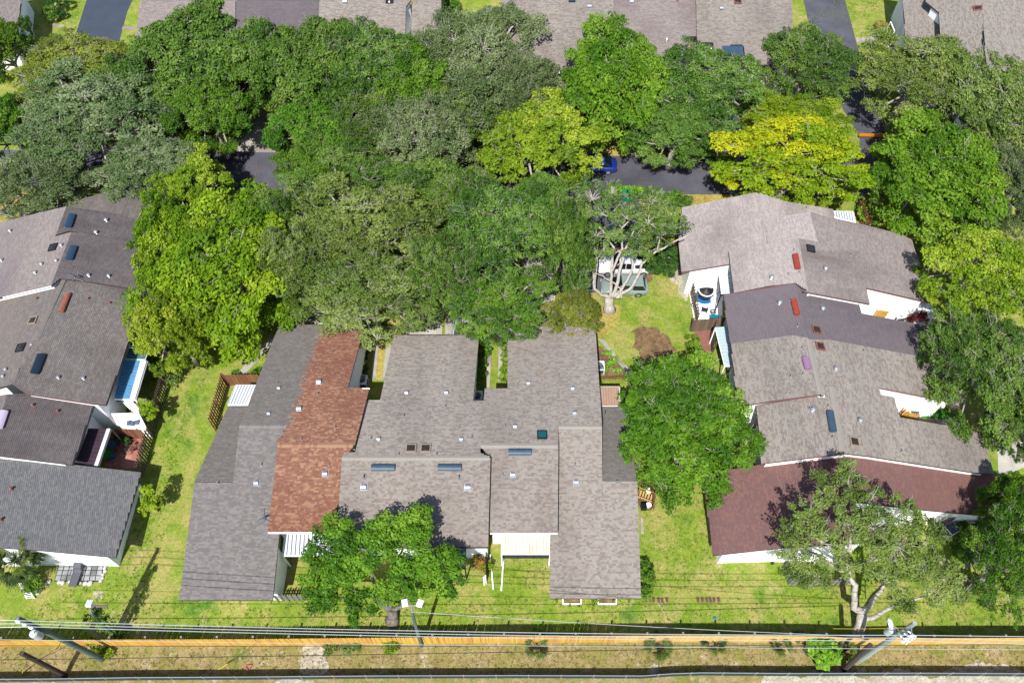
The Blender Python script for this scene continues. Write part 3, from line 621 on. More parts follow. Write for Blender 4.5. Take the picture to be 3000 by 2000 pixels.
roof(t1, U2, [(410, 5), (690, 5), (690, 150), (393, 150)], 'pink_grey', dims=(.14, .32)); roof(t1, U2n, [(412, 5), (692, 5), (700, -90), (425, -90)], 'pink_grey', dims=(.4, .9))
t2 = house('dark stained townhouse at the top edge between two paler roofs', (800, 80), GT)
roof(t2, U2, [(692, 5), (936, 5), (930, 160), (690, 160)], 'mauve_dark', stain=(132, 118, 118), amt=.5, stretch=(1.4, .3, 1), dims=(.14, .32)); roof(t2, U2n, [(692, 5), (936, 5), (940, -90), (695, -90)], 'mauve_dark', dims=(.4, .9))
t3 = house('brown grey townhouse at the top edge with a shaded blue white side wall', (1060, 80), GT)
roof(t3, U3, [(936, 1), (1205, 1), (1189, 20), (1186, 160), (930, 160)], 'brown_grey', dims=(.14, .32)); roof(t3, U3, [(936, 1), (1190, 1), (1190, -90), (940, -90)], 'brown_grey', dims=(.4, .9), walls=False)
t3b = house('narrow end unit at the top edge beside the ivy hedge', (1240, 80), GT)
roof(t3b, U2, [(1207, 5), (1293, 5), (1287, 160), (1205, 160)], 'brown_grey', dims=(.14, .32)); roof(t3b, U2n, [(1207, 5), (1293, 5), (1290, -90), (1207, -90)], 'brown_grey', dims=(.4, .9))
for rt, pl, ps in ((t4, TS, tp(2, 0, [(710, 63)])), (t5, TS, tp(2, 0, [(1097, 20)])), (t6, TS2, tp(2, 0, [(1920, 82)])), (t1, U2, tp(0, 0, [(1950, 6)])), (t3, U3, tp(1, 0, [(820, 22)]))):
    for p in ps: vent(rt, pl, *p, 1.2)
pipe(t5, TS, *tp(2, 0, [(1518, 18)])[0], 'pipe_brown'); pipe(t5, TS, *tp(2, 0, [(1420, 372)])[0], 'turbine')
skylight(t6, TS2, *tp(2, 0, [(2072, 15)])[0], 'skyr', 1.1); skylight(t3, U3, *tp(1, 0, [(1228, 10)])[0], 'skyd', 1.1)
o = place('skylight', LIB['skyd_frame'], TS.mat(*tp(2, 0, [(550, 0)])[0], .02), t4); link_mesh(LIB['sky_teal'], 'glass', o)
X1 = Plane((-60, -20), (-70, 60), 5.2, .27, (60, 30))
t0 = house('corner house at the top left with a tall shaded white gable wall', (20, 60), GT)
roof(t0, X1, [(-160, -60), (70, -60), (52, 92), (-160, 96)], 'pink_grey', dims=(.14, .32), over=.05)
def wall_window(root, a, b, h0, h1, name='window'):
    """window standing proud of a wall between ground points a and b"""
    a = Vector(a); b = Vector(b); d = (b - a).normalized(); nrm = Vector((d.y, -d.x, 0)); mb = MB(); c = (a + b) / 2; L = (b - a).length; rz = math.atan2(d.y, d.x)
    for q, s in ((((a + b) / 2) + Vector((0, 0, h0)), (L + .1, .1, .08)), (((a + b) / 2) + Vector((0, 0, h1)), (L + .1, .1, .08)), (a + Vector((0, 0, (h0 + h1) / 2)), (.08, .1, h1 - h0)), (b + Vector((0, 0, (h0 + h1) / 2)), (.08, .1, h1 - h0))): mb.box(q, s, rz)
    o = mb.build(name, TRIM, root); MB().box(c + Vector((0, 0, (h0 + h1) / 2)), (L - .08, .05, h1 - h0 - .08), rz).build('pane', GLASS, o); return o
p = X1.hit(60, 20); q = X1.hit(55, 70); px_ = Vector((p.x - .03, p.y, 0)); qx = Vector((q.x - .03, q.y, 0))
wall_window(t0, px_.lerp(qx, .2), px_.lerp(qx, .5), 1.0, 2.2); wall_window(t0, px_.lerp(qx, .85), px_.lerp(qx, 1.3), .9, 2.2)
# top right corner: stepped units turned a little, white walls towards the road
Y1 = Plane((2780, -40), (2840, 300), 6.0, .27, (2600, 120)); Y1e = Plane((2780, -40), (2840, 300), 6.0, .27, (3000, 120))
Y2 = Plane((2860, -40), (2900, 300), 7.6, .27, (2700, 120)); Y2e = Plane((2860, -40), (2900, 300), 7.6, .27, (3000, 120))
t7 = house('corner house at the top right with a pale gable wall and small window', (2680, 100), GT)
roof(t7, Y1, [(2636, -60), (2645, 0), (2655, 150), (2760, 190), (2790, 100), (2760, -60)], 'brown_grey', dims=(.14, .32), over=.08)
t8 = house('taller stepped house at the top right corner with white wall fins', (2850, 120), GT)
roof(t8, Y2, [(2737, -60), (2712, 6), (2751, 38), (2757, 190), (2870, 200), (2880, 60), (2862, -60)], 'brown_grey', dims=(.14, .32), over=.1)
roof(t8, Y2e, [(2862, -60), (2880, 60), (2890, 200), (3120, 240), (3160, 40), (3100, -60)], 'brown_grey', dims=(.14, .32), over=.1)
skylight(t8, Y2, *tp(3, 0, [(1925, 82)])[0], 'skyr', 1.1)
a = Y1.hit(2646, 30); wall_window(t7, (a.x + .0, a.y + 1.5, 0), (a.x + .0, a.y - .2, 0), 1.2, 2.2)

M = TS2.mat(2146, 153, .12); MB().box((0, 0, 0), (2.1, 1.3, .12), M=M).build('solar_collector', mat('collector_glass', (70, 96, 120), (60, 84, 108), 3, .15), t6)
MB().tube([M @ Vector((-.2, .75, .05)), M @ Vector((1.0, .75, .05)), M @ Vector((1.15, .5, .05)), M @ Vector((1.15, -.6, .05))], .05, 6).build('pipe', BLACKP, t6)
# ------------------------------------------------------------------ foliage
LEAFP = {
    'bright': [(66, 104, 9), (108, 148, 13), (148, 184, 24), (186, 208, 56)],
    'green': [(50, 92, 16), (80, 130, 24), (112, 160, 36), (154, 190, 66)],
    'mid': [(56, 90, 26), (86, 126, 38), (118, 156, 56), (160, 188, 92)],
    'oak': [(78, 104, 36), (108, 136, 50), (140, 166, 74), (180, 196, 116)],
    'olive': [(86, 104, 26), (122, 140, 36), (154, 170, 54), (190, 196, 88)],
    'lime': [(88, 120, 18), (130, 164, 26), (164, 192, 42), (198, 212, 74)],
    'yellow': [(92, 134, 10), (136, 172, 12), (188, 202, 14), (232, 226, 26)],
    'grey': [(76, 100, 54), (104, 130, 72), (136, 158, 98), (176, 190, 140)],
    'fresh': [(50, 98, 12), (84, 138, 20), (118, 170, 36), (162, 202, 66)],
    'palm': [(40, 66, 26), (60, 92, 34), (92, 120, 46), (138, 148, 72)],
    'lightgreen': [(90, 150, 20), (120, 180, 34), (150, 204, 60), (180, 222, 90)],
    'red': [(96, 20, 36), (140, 30, 50), (110, 40, 44), (60, 80, 30)],
    'croton': [(200, 120, 40), (230, 160, 90), (120, 150, 40), (210, 90, 60)],
    'darkgreen': [(34, 70, 24), (48, 92, 30), (70, 116, 38), (96, 140, 50)],
}
def leafmat(k): return ramp_mat('leaves_' + k, LEAFP[k], leaf=True, rough=.6, objvar=0 if k == 'yellow' else .1, trans=.28, spec=.22)
def leaves_mesh(name, puffs, per, size, seed=0, asp=.55, flat=.55, tint_p=.55, up=.7, lob=None):
    """puffs: array (n,4) centre + radius; leaf-sized quads spread through each puff, more on its upper side"""
    rng = np.random.default_rng(seed); P = np.repeat(puffs, per, axis=0); n = len(P)
    d = rng.normal(size=(n, 3)); d /= np.linalg.norm(d, axis=1, keepdims=True)
    d[:, 2] = np.where((d[:, 2] < -.1) & (rng.random(n) < up), -d[:, 2], d[:, 2])
    rr = rng.random(n) ** .38
    c = P[:, :3] + d * (rr * P[:, 3])[:, None] * np.array([1, 1, flat])
    nrm = d * .7 + np.array([0, 0, .55]) + rng.normal(size=(n, 3)) * .55; nrm /= np.linalg.norm(nrm, axis=1, keepdims=True)
    t = rng.normal(size=(n, 3)); t -= nrm * (t * nrm).sum(1, keepdims=True); t /= np.linalg.norm(t, axis=1, keepdims=True); b = np.cross(nrm, t)
    s = size * (.45 + 1.15 * rng.random(n) ** 1.4)[:, None]
    q = np.stack([c - t * s, c - b * s * asp + t * s * .1, c + t * s, c + b * s * asp + t * s * .1], 1).reshape(-1, 3)
    me = bpy.data.meshes.new(name); me.vertices.add(len(q)); me.vertices.foreach_set('co', q.astype(np.float32).ravel())
    me.loops.add(4 * n); me.loops.foreach_set('vertex_index', np.arange(4 * n, dtype=np.int32)); me.polygons.add(n)
    me.polygons.foreach_set('loop_start', np.arange(0, 4 * n, 4, dtype=np.int32)); me.polygons.foreach_set('loop_total', np.full(n, 4, dtype=np.int32))
    pt = np.repeat(rng.random(len(puffs)), per); tint = np.clip(pt * tint_p + rng.random(n) * (1 - tint_p), 0, 1) if lob is None else np.clip(np.repeat(lob, per) * .62 + pt * .18 + rng.random(n) * .2, 0, 1); tint = tint.astype(np.float32)
    a = me.attributes.new('tint', 'FLOAT', 'FACE'); a.data.foreach_set('value', tint); me.update(); me.validate(); return me
def limb(rng, a, b, sag=.12, n=5):
    a, b = np.array(a, float), np.array(b, float); L = np.linalg.norm(b - a); m = (a + b) / 2 + rng.normal(size=3) * L * sag; m[2] += L * .08
    return [tuple((1 - t) ** 2 * a + 2 * t * (1 - t) * m + t * t * b) for t in np.linspace(0, 1, n)]
def tree_meshes(seed, lobes, H, trunk_r=.28, puffs=16, pr=(.5, .85), per=70, size=.12, twigs=3, fork=None, base=(0, 0, 0), name='tree', flat=.55, extra_limbs=None, gap=0.0, upper=-.25, asp=.55):
    """lobes: list of (x,y,z,r,rz) around the trunk foot; returns (trunk mesh, crown mesh)"""
    rng = np.random.default_rng(seed); P = []; mb = MB(); fork = np.array(fork if fork is not None else (0, 0, H * .38)); base = np.array(base)
    mb.tube([base + (0, 0, -.05), base + (fork - base) * .25 + rng.normal(size=3) * .04, base + (fork - base) * .6 + rng.normal(size=3) * .06, fork], [trunk_r * 1.55, trunk_r * 1.1, trunk_r, trunk_r * .95], 9)
    mains = []
    ang = [math.atan2(l[1] - fork[1], l[0] - fork[0]) for l in lobes]; order = sorted(range(len(lobes)), key=lambda i: ang[i])
    if extra_limbs is None:
        k = max(3, min(6, len(lobes) // 3)); groups = [order[i * len(order) // k:(i + 1) * len(order) // k] for i in range(k)]
        for g in groups:
            c = np.mean([np.array(lobes[i][:3]) for i in g], axis=0); mid = fork + (c - fork) * .55 + np.array([0, 0, .1]); pts = limb(rng, fork, mid, .1, 4); mb.tube(pts, trunk_r * .62, 6, trunk_r * .4)
            for i in g:
                e = np.array(lobes[i][:3]); mb.tube(limb(rng, mid, e, .1, 5), trunk_r * .36, 5, trunk_r * .14); mains.append(i)
    else:
        for pts, r0, r1 in extra_limbs: mb.tube(pts, r0, 7, r1)
    LB = []
    for li, l in enumerate(lobes):
        x, y, z, r, rz = l; c = np.array([x, y, z]); k = int(puffs * (r / 1.4) ** 1.6) + 3
        for _ in range(k):
            d = rng.normal(size=3); d /= np.linalg.norm(d)
            if d[2] < upper: d[2] = -d[2]
            if gap and rng.random() < gap: continue
            p = c + d * np.array([r, r, rz]) * (.75 + .3 * rng.random()); q = rng.uniform(*pr); P.append((p[0], p[1], p[2], q)); LB.append(li)
            if rng.random() < twigs / 10:
                e1 = p + d * q * rng.uniform(.6, 1.05) + rng.normal(size=3) * .12; mb.tube(limb(rng, p - d * q * .9, e1, .14, 4), .024, 3, .009, cap=False)
                for _k in range(2): mb.tube(limb(rng, p, e1 + rng.normal(size=3) * q * .5, .14, 3), .015, 3, .007, cap=False)
            if rng.random() < twigs / 6: mb.tube(limb(rng, c, p + d * q * .35, .15, 4), trunk_r * .11, 3, trunk_r * .035, cap=False)
        P.append((x, y, z, r * .6)); LB.append(li)
    LC = {}; lob = np.array([LC.setdefault((l_), rng.random()) for l_ in LB])
    tm = mb.mesh(name + '_trunk', BARK, smooth=True); cm = leaves_mesh(name + '_crown', np.array(P), per, size, seed + 5, flat=flat, asp=asp, lob=lob)
    cm.materials.append(leafmat('mid')); return tm, cm
def dome_lobes(seed, n, Rx, zc, rz, lr=(1.2, 1.9), irr=.18):
    rng = np.random.default_rng(seed); L = []; k = 0; ph = rng.random() * 6
    for i in range(n):
        f = math.sqrt((i + .5) / n); a = i * 2.39996 + ph; rim = Rx * (1 + irr * math.sin(3 * a + ph) + irr * .6 * math.sin(5 * a + 2 * ph))
        rad = f * (rim - lr[0] * .8); r = rng.uniform(*lr) * (1.05 - .25 * f)
        L.append((rad * math.cos(a), rad * math.sin(a), zc + rz * math.sqrt(max(0, 1 - (f * .92) ** 2)) - rz * .45 + rng.normal() * .35, r, r * .62))
    for i in range(9):
        a = i * .7 + ph; r = rng.uniform(.9, 1.3); L.append((Rx * .74 * math.cos(a), Rx * .74 * math.sin(a), zc - rz * .75 + rng.normal() * .25, r, r * .7))
    return L
# library crowns, all about 5 m in radius
VAR = {}
for nm, seed, n, lr, puffs, pr, per, size, twg, flat in (
        ('clumpA', 1, 22, (1.15, 1.7), 15, (.42, .68), 92, .105, 2, .6), ('clumpB', 2, 26, (1.0, 1.5), 15, (.36, .6), 88, .10, 2, .6),
        ('oakA', 3, 24, (1.2, 1.9), 24, (.32, .58), 72, .08, 3, .5), ('oakB', 4, 28, (1.1, 1.7), 24, (.3, .55), 70, .078, 3, .5), ('oakC', 5, 20, (1.2, 2.0), 24, (.32, .56), 72, .08, 3, .5),
        ('broadA', 6, 24, (1.1, 1.7), 18, (.4, .68), 76, .11, 3, .6), ('broadB', 8, 20, (1.2, 1.8), 18, (.4, .7), 76, .11, 3, .6)):
    VAR[nm] = tree_meshes(seed, dome_lobes(seed, n, 5.0, 4.6, 2.3, lr), 7, puffs=puffs, pr=pr, per=per, size=size, twigs=twg, name=nm, flat=flat)
VAR['round'] = tree_meshes(12, dome_lobes(12, 34, 5.0, 4.6, 2.9, (1.0, 1.5), irr=.05), 7, puffs=20, pr=(.32, .58), per=82, size=.1, twigs=3, name='round', flat=.6)
def set_mat(o, m): o.material_slots[0].link = 'OBJECT'; o.material_slots[0].material = m
def mass_tree(i, name, label, px, py, rx, ry, var, lm, zc=5.8, group='trees along the street', rot=None, hs=1.0):
    s = mpp(px, py, zc); rr = math.radians(0); th = math.atan2(W(px, py, zc).y, CAM_H - zc); c_, s_ = math.cos(th), math.sin(th)
    RX = rx * s; PY = ry * s; RZ = 2.5 * hs; RY = math.sqrt(max(PY ** 2 - (RZ * s_) ** 2, (PY * .55) ** 2)) / c_
    p = W(px, py, zc); root = empty(name, (p.x, p.y, 0), label, 'tree', group)
    tm, cm = VAR[var]; q = random.choice((0, .5, 1, 1.5)) * math.pi if rot is None else rot
    sw = abs(math.sin(q)) > .5; e = .2
    root.rotation_euler = (0, 0, q); fx, fy = (RY, RX) if sw else (RX, RY); root.scale = (fx / 4.55, fy / 4.55, (zc + 1.2) / 5.8 * hs)
    t = link_mesh(tm, 'trunk', root); c = link_mesh(cm, 'crown', root); set_mat(c, leafmat(lm)); set_mat(t, BARK); return root
TREES = [
    ('live_oak', 'small grey green oak at the right edge over the pale concrete drive', 2995, 1225, 62, 105, 'oakB', 'mid'),
    ('broadleaf_tree', 'green tree reaching over the street right of the sunny gap, upper left', 930, 465, 110, 80, 'broadA', 'green'),
    ('broadleaf_tree', 'small green tree below the sunny street gap, beside the upper olive oak', 800, 610, 85, 75, 'broadB', 'mid'),
    ('live_oak', 'grey green oak over the street at the centre, above the dark grey green oak', 1370, 560, 120, 90, 'oakC', 'mid'),
    ('broadleaf_tree', 'green tree between the yellowish olive tree and the pale grey top roof', 330, 215, 95, 80, 'broadB', 'mid'),
    ('live_oak', 'mid green oak just left of the lime green tree', 1350, 330, 115, 95, 'oakB', 'mid'),
    ('broadleaf_tree', 'green tree between the blue car and the white limbed oak', 1580, 560, 95, 70, 'broadB', 'mid'),
    ('live_oak', 'oak in the notch between the largest bright tree and the lower olive oak', 870, 770, 105, 110, 'oakA', 'oak'),
    ('live_oak', 'oak between the lower olive oak and the dark green one over the silver car', 1290, 800, 110, 110, 'oakB', 'mid'),
    ('live_oak', 'green oak under the large grey one, beside the mottled top roof', 1290, 290, 110, 95, 'oakA', 'mid'),
    ('broadleaf_tree', 'dark green tree cut off by the top left corner of the picture', 2, 120, 62, 80, 'broadA', 'green'),
    ('oak_tree', 'yellowish olive tree just below the dark asphalt drive at the top left', 205, 175, 165, 92, 'oakA', 'olive'),
    ('broadleaf_tree', 'green tree at the left picture edge, between the olive tree and the grey oaks', 10, 345, 70, 95, 'broadB', 'green'),
    ('live_oak', 'large grey green oak filling the upper left, largest of the grey ones', 255, 345, 215, 140, 'oakB', 'grey'),
    ('live_oak', 'grey green oak overhanging the yellow dry grass at the left picture edge', 90, 510, 165, 92, 'oakC', 'grey'),
    ('live_oak', 'grey green oak directly above the small gable at the top of the left row', 430, 470, 150, 95, 'oakA', 'grey'),
    ('broadleaf_tree', 'green tree in front of the pale grey roof at the top edge', 560, 150, 170, 130, 'broadA', 'mid'),
    ('broadleaf_tree', 'smaller green tree between the olive tree and the street trees, upper left', 460, 270, 110, 90, 'broadB', 'mid'),
    ('broadleaf_tree', 'green tree overhanging the left concrete drive above the street', 605, 300, 115, 95, 'broadA', 'green'),
    ('broadleaf_tree', 'green tree in front of the dark stained roof at the top edge', 770, 175, 120, 115, 'broadB', 'mid'),
    ('broadleaf_tree', 'green tree below the mottled roof with the black skylight at the top edge', 910, 200, 140, 130, 'broadA', 'mid'),
    ('broadleaf_tree', 'green tree reaching up to the shaded side wall fins at the top edge', 1080, 195, 140, 120, 'oakA', 'mid'),
    ('broadleaf_tree', 'green tree below the narrow end unit and its ivy hedge', 1215, 235, 110, 110, 'broadB', 'green'),
    ('live_oak', 'large grey green oak left of the biggest top roof, crossing its corner', 1400, 180, 180, 170, 'oakB', 'grey'),
    ('live_oak', 'smaller grey green oak between the large grey oak and the bright green tree', 1540, 270, 115, 120, 'oakC', 'grey'),
    ('broadleaf_tree', 'bright green tree standing against the big roof at the top centre', 1795, 220, 150, 165, 'clumpA', 'fresh'),
    ('broadleaf_tree', 'bright green lower tree hanging over the pale drive, above the blue car', 1850, 335, 115, 62, 'clumpB', 'bright'),
    ('broadleaf_tree', 'mid green tree right of the bright one, below the brown door recess', 2070, 260, 155, 125, 'oakA', 'mid'),
    ('bare_twigged_tree', 'sparse tree with many bare pale twigs over the side road', 2370, 180, 130, 105, 'oakC', 'mid'),
    ('live_oak', 'olive green oak right of the side road, below the corner house', 2680, 215, 170, 110, 'oakB', 'oak'),
    ('live_oak', 'olive green oak at the right picture edge, high up', 2900, 290, 140, 190, 'oakA', 'oak'),
    ('broadleaf_tree', 'dark green tree left of the street gap, over the sunny asphalt', 905, 350, 118, 95, 'broadA', 'green'),
    ('live_oak', 'mid green oak in the middle of the upper tree band', 1080, 345, 150, 100, 'oakC', 'mid'),
    ('live_oak', 'yellow tinged oak over the street left of the middle', 1000, 490, 150, 90, 'oakB', 'mid'),
    ('live_oak', 'grey green oak above the street in the centre, beside the lime tree', 1230, 385, 150, 110, 'oakA', 'grey'),
    ('broadleaf_tree', 'green tree over the street just left of the lime coloured tree', 1230, 520, 150, 85, 'broadB', 'mid'),
    ('broadleaf_tree', 'large lime green tree right of centre, left of the blue car', 1585, 412, 172, 118, 'clumpB', 'lime'),
    ('broadleaf_tree', 'green tree above the sunny street, right of the pale drive', 1988, 362, 128, 80, 'broadA', 'mid'),
    ('broadleaf_tree', 'bright green tree behind the yellow one, over the side road junction', 2330, 325, 150, 62, 'clumpA', 'bright'),
    ('flowering_tree', 'bright yellow tree, the only yellow crown, over the street', 2325, 462, 215, 118, 'clumpB', 'yellow'),
    ('broadleaf_tree', 'large bright green tree right of the yellow one', 2750, 500, 185, 170, 'clumpA', 'fresh'),
    ('live_oak', 'grey oak at the right picture edge beside the large bright green tree', 2965, 540, 75, 120, 'oakC', 'grey'),
    ('broadleaf_tree', 'yellowish green tree right of the right row, over its mauve roof eave', 2875, 800, 160, 130, 'clumpB', 'lime'),
    ('live_oak', 'grey green tree at the right edge beside the mottled pink brown roof', 2890, 1080, 145, 185, 'oakA', 'mid'),
    ('broadleaf_tree', 'yellow green tree hanging over the left end of the street', 545, 515, 118, 90, 'clumpB', 'lime'),
    ('broadleaf_tree', 'largest bright green tree, between the left row and the middle trees', 650, 780, 215, 230, 'clumpA', 'bright'),
    ('broadleaf_tree', 'bright green tree leaning over the purple roofs of the left row', 490, 690, 100, 120, 'clumpB', 'bright'),
    ('broadleaf_tree', 'bright green tree over the picket fence and patio roofs of the left row', 505, 950, 125, 110, 'clumpB', 'lime'),
    ('live_oak', 'large olive oak in the middle band, the upper of the two', 1060, 670, 215, 132, 'oakB', 'oak'),
    ('live_oak', 'large olive oak reaching down to the orange red roof', 1080, 850, 225, 115, 'oakC', 'oak'),
    ('live_oak', 'dark grey green oak left of the bare white trunk', 1450, 680, 165, 140, 'oakA', 'mid'),
    ('live_oak', 'dark green oak above the narrow middle roof, over the silver car', 1460, 880, 150, 95, 'oakB', 'green'),
    ('live_oak', 'small olive oak touching the top of the right middle roof', 1680, 905, 85, 72, 'oakC', 'olive'),
    ('broadleaf_tree', 'green tree close left of the white limbed oak', 1665, 700, 80, 130, 'broadB', 'mid'),
    ('broadleaf_tree', 'round bright green tree alone on the lawn right of the middle row', 2004, 1240, 194, 198, 'round', 'fresh'),
    ('live_oak', 'dark green tree at the bottom right picture edge', 2965, 1640, 110, 150, 'oakB', 'green'),
    ('broadleaf_tree', 'green tree at the right edge below the pale drive', 2975, 1440, 60, 70, 'broadB', 'green'),
]
for i, t in enumerate(TREES):
    zc = 5.8
    if 'round bright' in t[1]: zc = 5.0
    if 'hanging over the pale drive' in t[1] or 'touching' in t[1]: zc = 4.6
    mass_tree(i, rot=(math.pi if t[7] == 'yellow' else None), name=t[0], label=t[1], px=t[2], py=t[3], rx=t[4], ry=t[5], var=t[6], lm=t[7], zc=zc, hs=1.0 if t[5] > 100 else .85)

# trees with their own shape
def own_tree(name, label, base, lobes, limbs, H, lm, seed, trunk_r, bark=BARK, fork=None, dz=0, grow=1.0, lk=1.0, **kw):
    b = W(base[0], base[1], 0); root = empty(name, (b.x, b.y, 0), label, 'tree', 'trees on the lawns'); lobes = [(l[0], l[1], l[2] + dz, l[3]) for l in lobes]
    L = []
    for l in lobes:
        p = W(l[0], l[1], l[2]) - b; r = l[3] * mpp(l[0], l[1], l[2]); L.append((p.x, p.y, p.z, r * .85 * grow, r * .5 * grow))
    ex = None
    if limbs:
        ex = []
        for pts, r0, r1 in [(a_, b_ * lk, c_ * lk) for a_, b_, c_ in limbs]:
            q = [W(*p) - b for p in pts]; S = []
            for i in range(len(q) - 1):
                for j in range(3): S.append(q[i].lerp(q[i + 1], j / 3) + Vector((random.gauss(0, .04), random.gauss(0, .04), random.gauss(0, .03))))
            S.append(q[-1]); ex.append((S, r0, r1))
    f = (W(*fork) - b) if fork else None
    tm, cm = tree_meshes(seed, L, H, trunk_r=trunk_r, name=name, fork=f, extra_limbs=ex, **kw)
    t = link_mesh(tm, 'trunk', root); c = link_mesh(cm, 'crown', root); set_mat(c, leafmat(lm)); set_mat(t, bark); return root
OT = (1785, 908)
lim = []
for pts, r0, r1 in (([(1785, 872, 1.2), (1760, 862, 1.6), (1742, 845, 2.2), (1738, 800, 3.4), (1730, 770, 4.2)], .24, .10),
                    ([(1788, 872, 1.2), (1790, 835, 2.3), (1792, 795, 3.4), (1795, 725, 5.0), (1775, 685, 6.0), (1755, 665, 6.6)], .22, .07),
                    ([(1792, 872, 1.2), (1806, 840, 2.2), (1818, 778, 3.8), (1835, 720, 5.2), (1850, 692, 6.0), (1862, 665, 6.8)], .24, .08),
                    ([(1800, 868, 1.3), (1830, 856, 1.6), (1855, 838, 2.2), (1880, 775, 3.8), (1924, 736, 5.0), (1985, 704, 6.0), (2015, 690, 6.4)], .24, .06),
                    ([(1797, 870, 1.3), (1815, 856, 1.8), (1838, 820, 2.6), (1852, 790, 3.4), (1851, 730, 4.8), (1863, 690, 5.6), (1892, 656, 6.6)], .2, .07),
                    ([(1802, 868, 1.4), (1822, 872, 1.5), (1815, 845, 2.2), (1802, 833, 2.5), (1775, 812, 3.0), (1745, 800, 3.4)], .16, .05),
                    ([(1748, 735, 4.0), (1730, 700, 4.8), (1714, 672, 5.6), (1692, 654, 6.2)], .13, .06),
                    ([(1822, 668, 6.2), (1832, 640, 6.8), (1832, 600, 7.4)], .12, .05), ([(1822, 668, 6.2), (1850, 640, 6.8), (1862, 632, 7.0)], .1, .05), ([(1822, 668, 6.2), (1806, 640, 6.8)], .09, .04),
                    ([(1924, 736, 5.0), (1935, 690, 6.0), (1945, 676, 6.4)], .1, .05), ([(1792, 795, 3.4), (1822, 730, 4.6), (1822, 668, 6.2)], .16, .11), ([(1742, 845, 2.2), (1748, 770, 3.6), (1748, 735, 4.0), (1755, 700, 5.0)], .14, .06)): lim.append((pts, r0, r1))
own_tree('live_oak', 'sparse crowned oak with thick white bare limbs and trunk, over the parked cars', OT,
         [(x, y, z, r) for x, y, z, r in ((1700, 640, 6.6, 45), (1690, 600, 6.4, 45), (1735, 585, 7, 50), (1790, 570, 7.2, 50), (1850, 590, 7.2, 50), (1910, 600, 7, 48), (1965, 640, 6.6, 48), (1990, 668, 6.4, 38), (1900, 655, 7, 45), (1835, 640, 7.3, 45), (1780, 635, 7.2, 45), (1745, 690, 6, 40), (1860, 700, 6.2, 32), (1930, 690, 6.4, 42), (1680, 760, 5, 45), (1700, 800, 4.6, 40), (1905, 738, 5, 30), (1660, 720, 5.4, 50), (1720, 540 + 10, 6.6, 40), (1690, 850, 4.2, 35), (1800, 690, 6.4, 34), (1768, 735, 5.4, 30), (1850, 742, 5.2, 28), (1890, 700, 6, 30))],
         lim, 7, 'mid', 31, .42, fork=(1785, 872, 1.2), puffs=18, pr=(.26, .5), per=50, size=.085, twigs=9, gap=.06, grow=1.13, lk=.78)
BT = (1150, 1818)
own_tree('broadleaf_tree', 'bright green tree with a gnarled grey trunk by the long wooden fence', BT,
         [(*q, z, r) for q, z, r in (((985, 1545), 5, 42), ((945, 1605), 4.6, 50), ((1010, 1615), 5.2, 55), ((925, 1680), 4, 42), ((1000, 1690), 4.6, 58), ((930, 1750), 3.6, 42), ((985, 1740), 3.6, 45), ((1055, 1775), 3.4, 45), ((1060, 1655), 5, 52), ((1105, 1575), 5.6, 48), ((1150, 1535), 5.8, 42), ((1120, 1625), 5.6, 50), ((1205, 1530), 5.8, 44), ((1225, 1575), 5.6, 50), ((1180, 1605), 5.8, 55), ((1245, 1645), 5, 52), ((1180, 1690), 4.6, 52), ((1260, 1695), 4.4, 50), ((1300, 1655), 4.6, 44), ((1335, 1620), 4.6, 28), ((1322, 1700), 4, 42), ((1140, 1735), 4, 40), ((1205, 1735), 3.8, 38), ((1230, 1510), 5.6, 30))],
         [([(1150, 1790, .8), (1125, 1770, 1.6), (1090, 1745, 2.4), (1030, 1720, 3.4)], .26, .1), ([(1135, 1772, 1.4), (1105, 1735, 2.2), (1080, 1660, 4.0)], .2, .08), ([(1145, 1785, 1.0), (1150, 1730, 2.6), (1160, 1640, 4.6)], .2, .08), ([(1148, 1788, 1.0), (1190, 1768, 1.8), (1240, 1720, 3.2), (1280, 1680, 4.0)], .18, .07), ([(1090, 1745, 2.4), (1010, 1750, 3.0), (960, 1745, 3.3)], .1, .05), ([(1160, 1640, 4.6), (1200, 1580, 5.2)], .09, .05), ([(1080, 1660, 4.0), (1010, 1620, 4.8)], .09, .05)],
         6, 'fresh', 32, .38, bark=BARKD, fork=(1148, 1788, .9), puffs=16, pr=(.34, .6), per=104, size=.10, twigs=2, dz=1.5, grow=1.2)
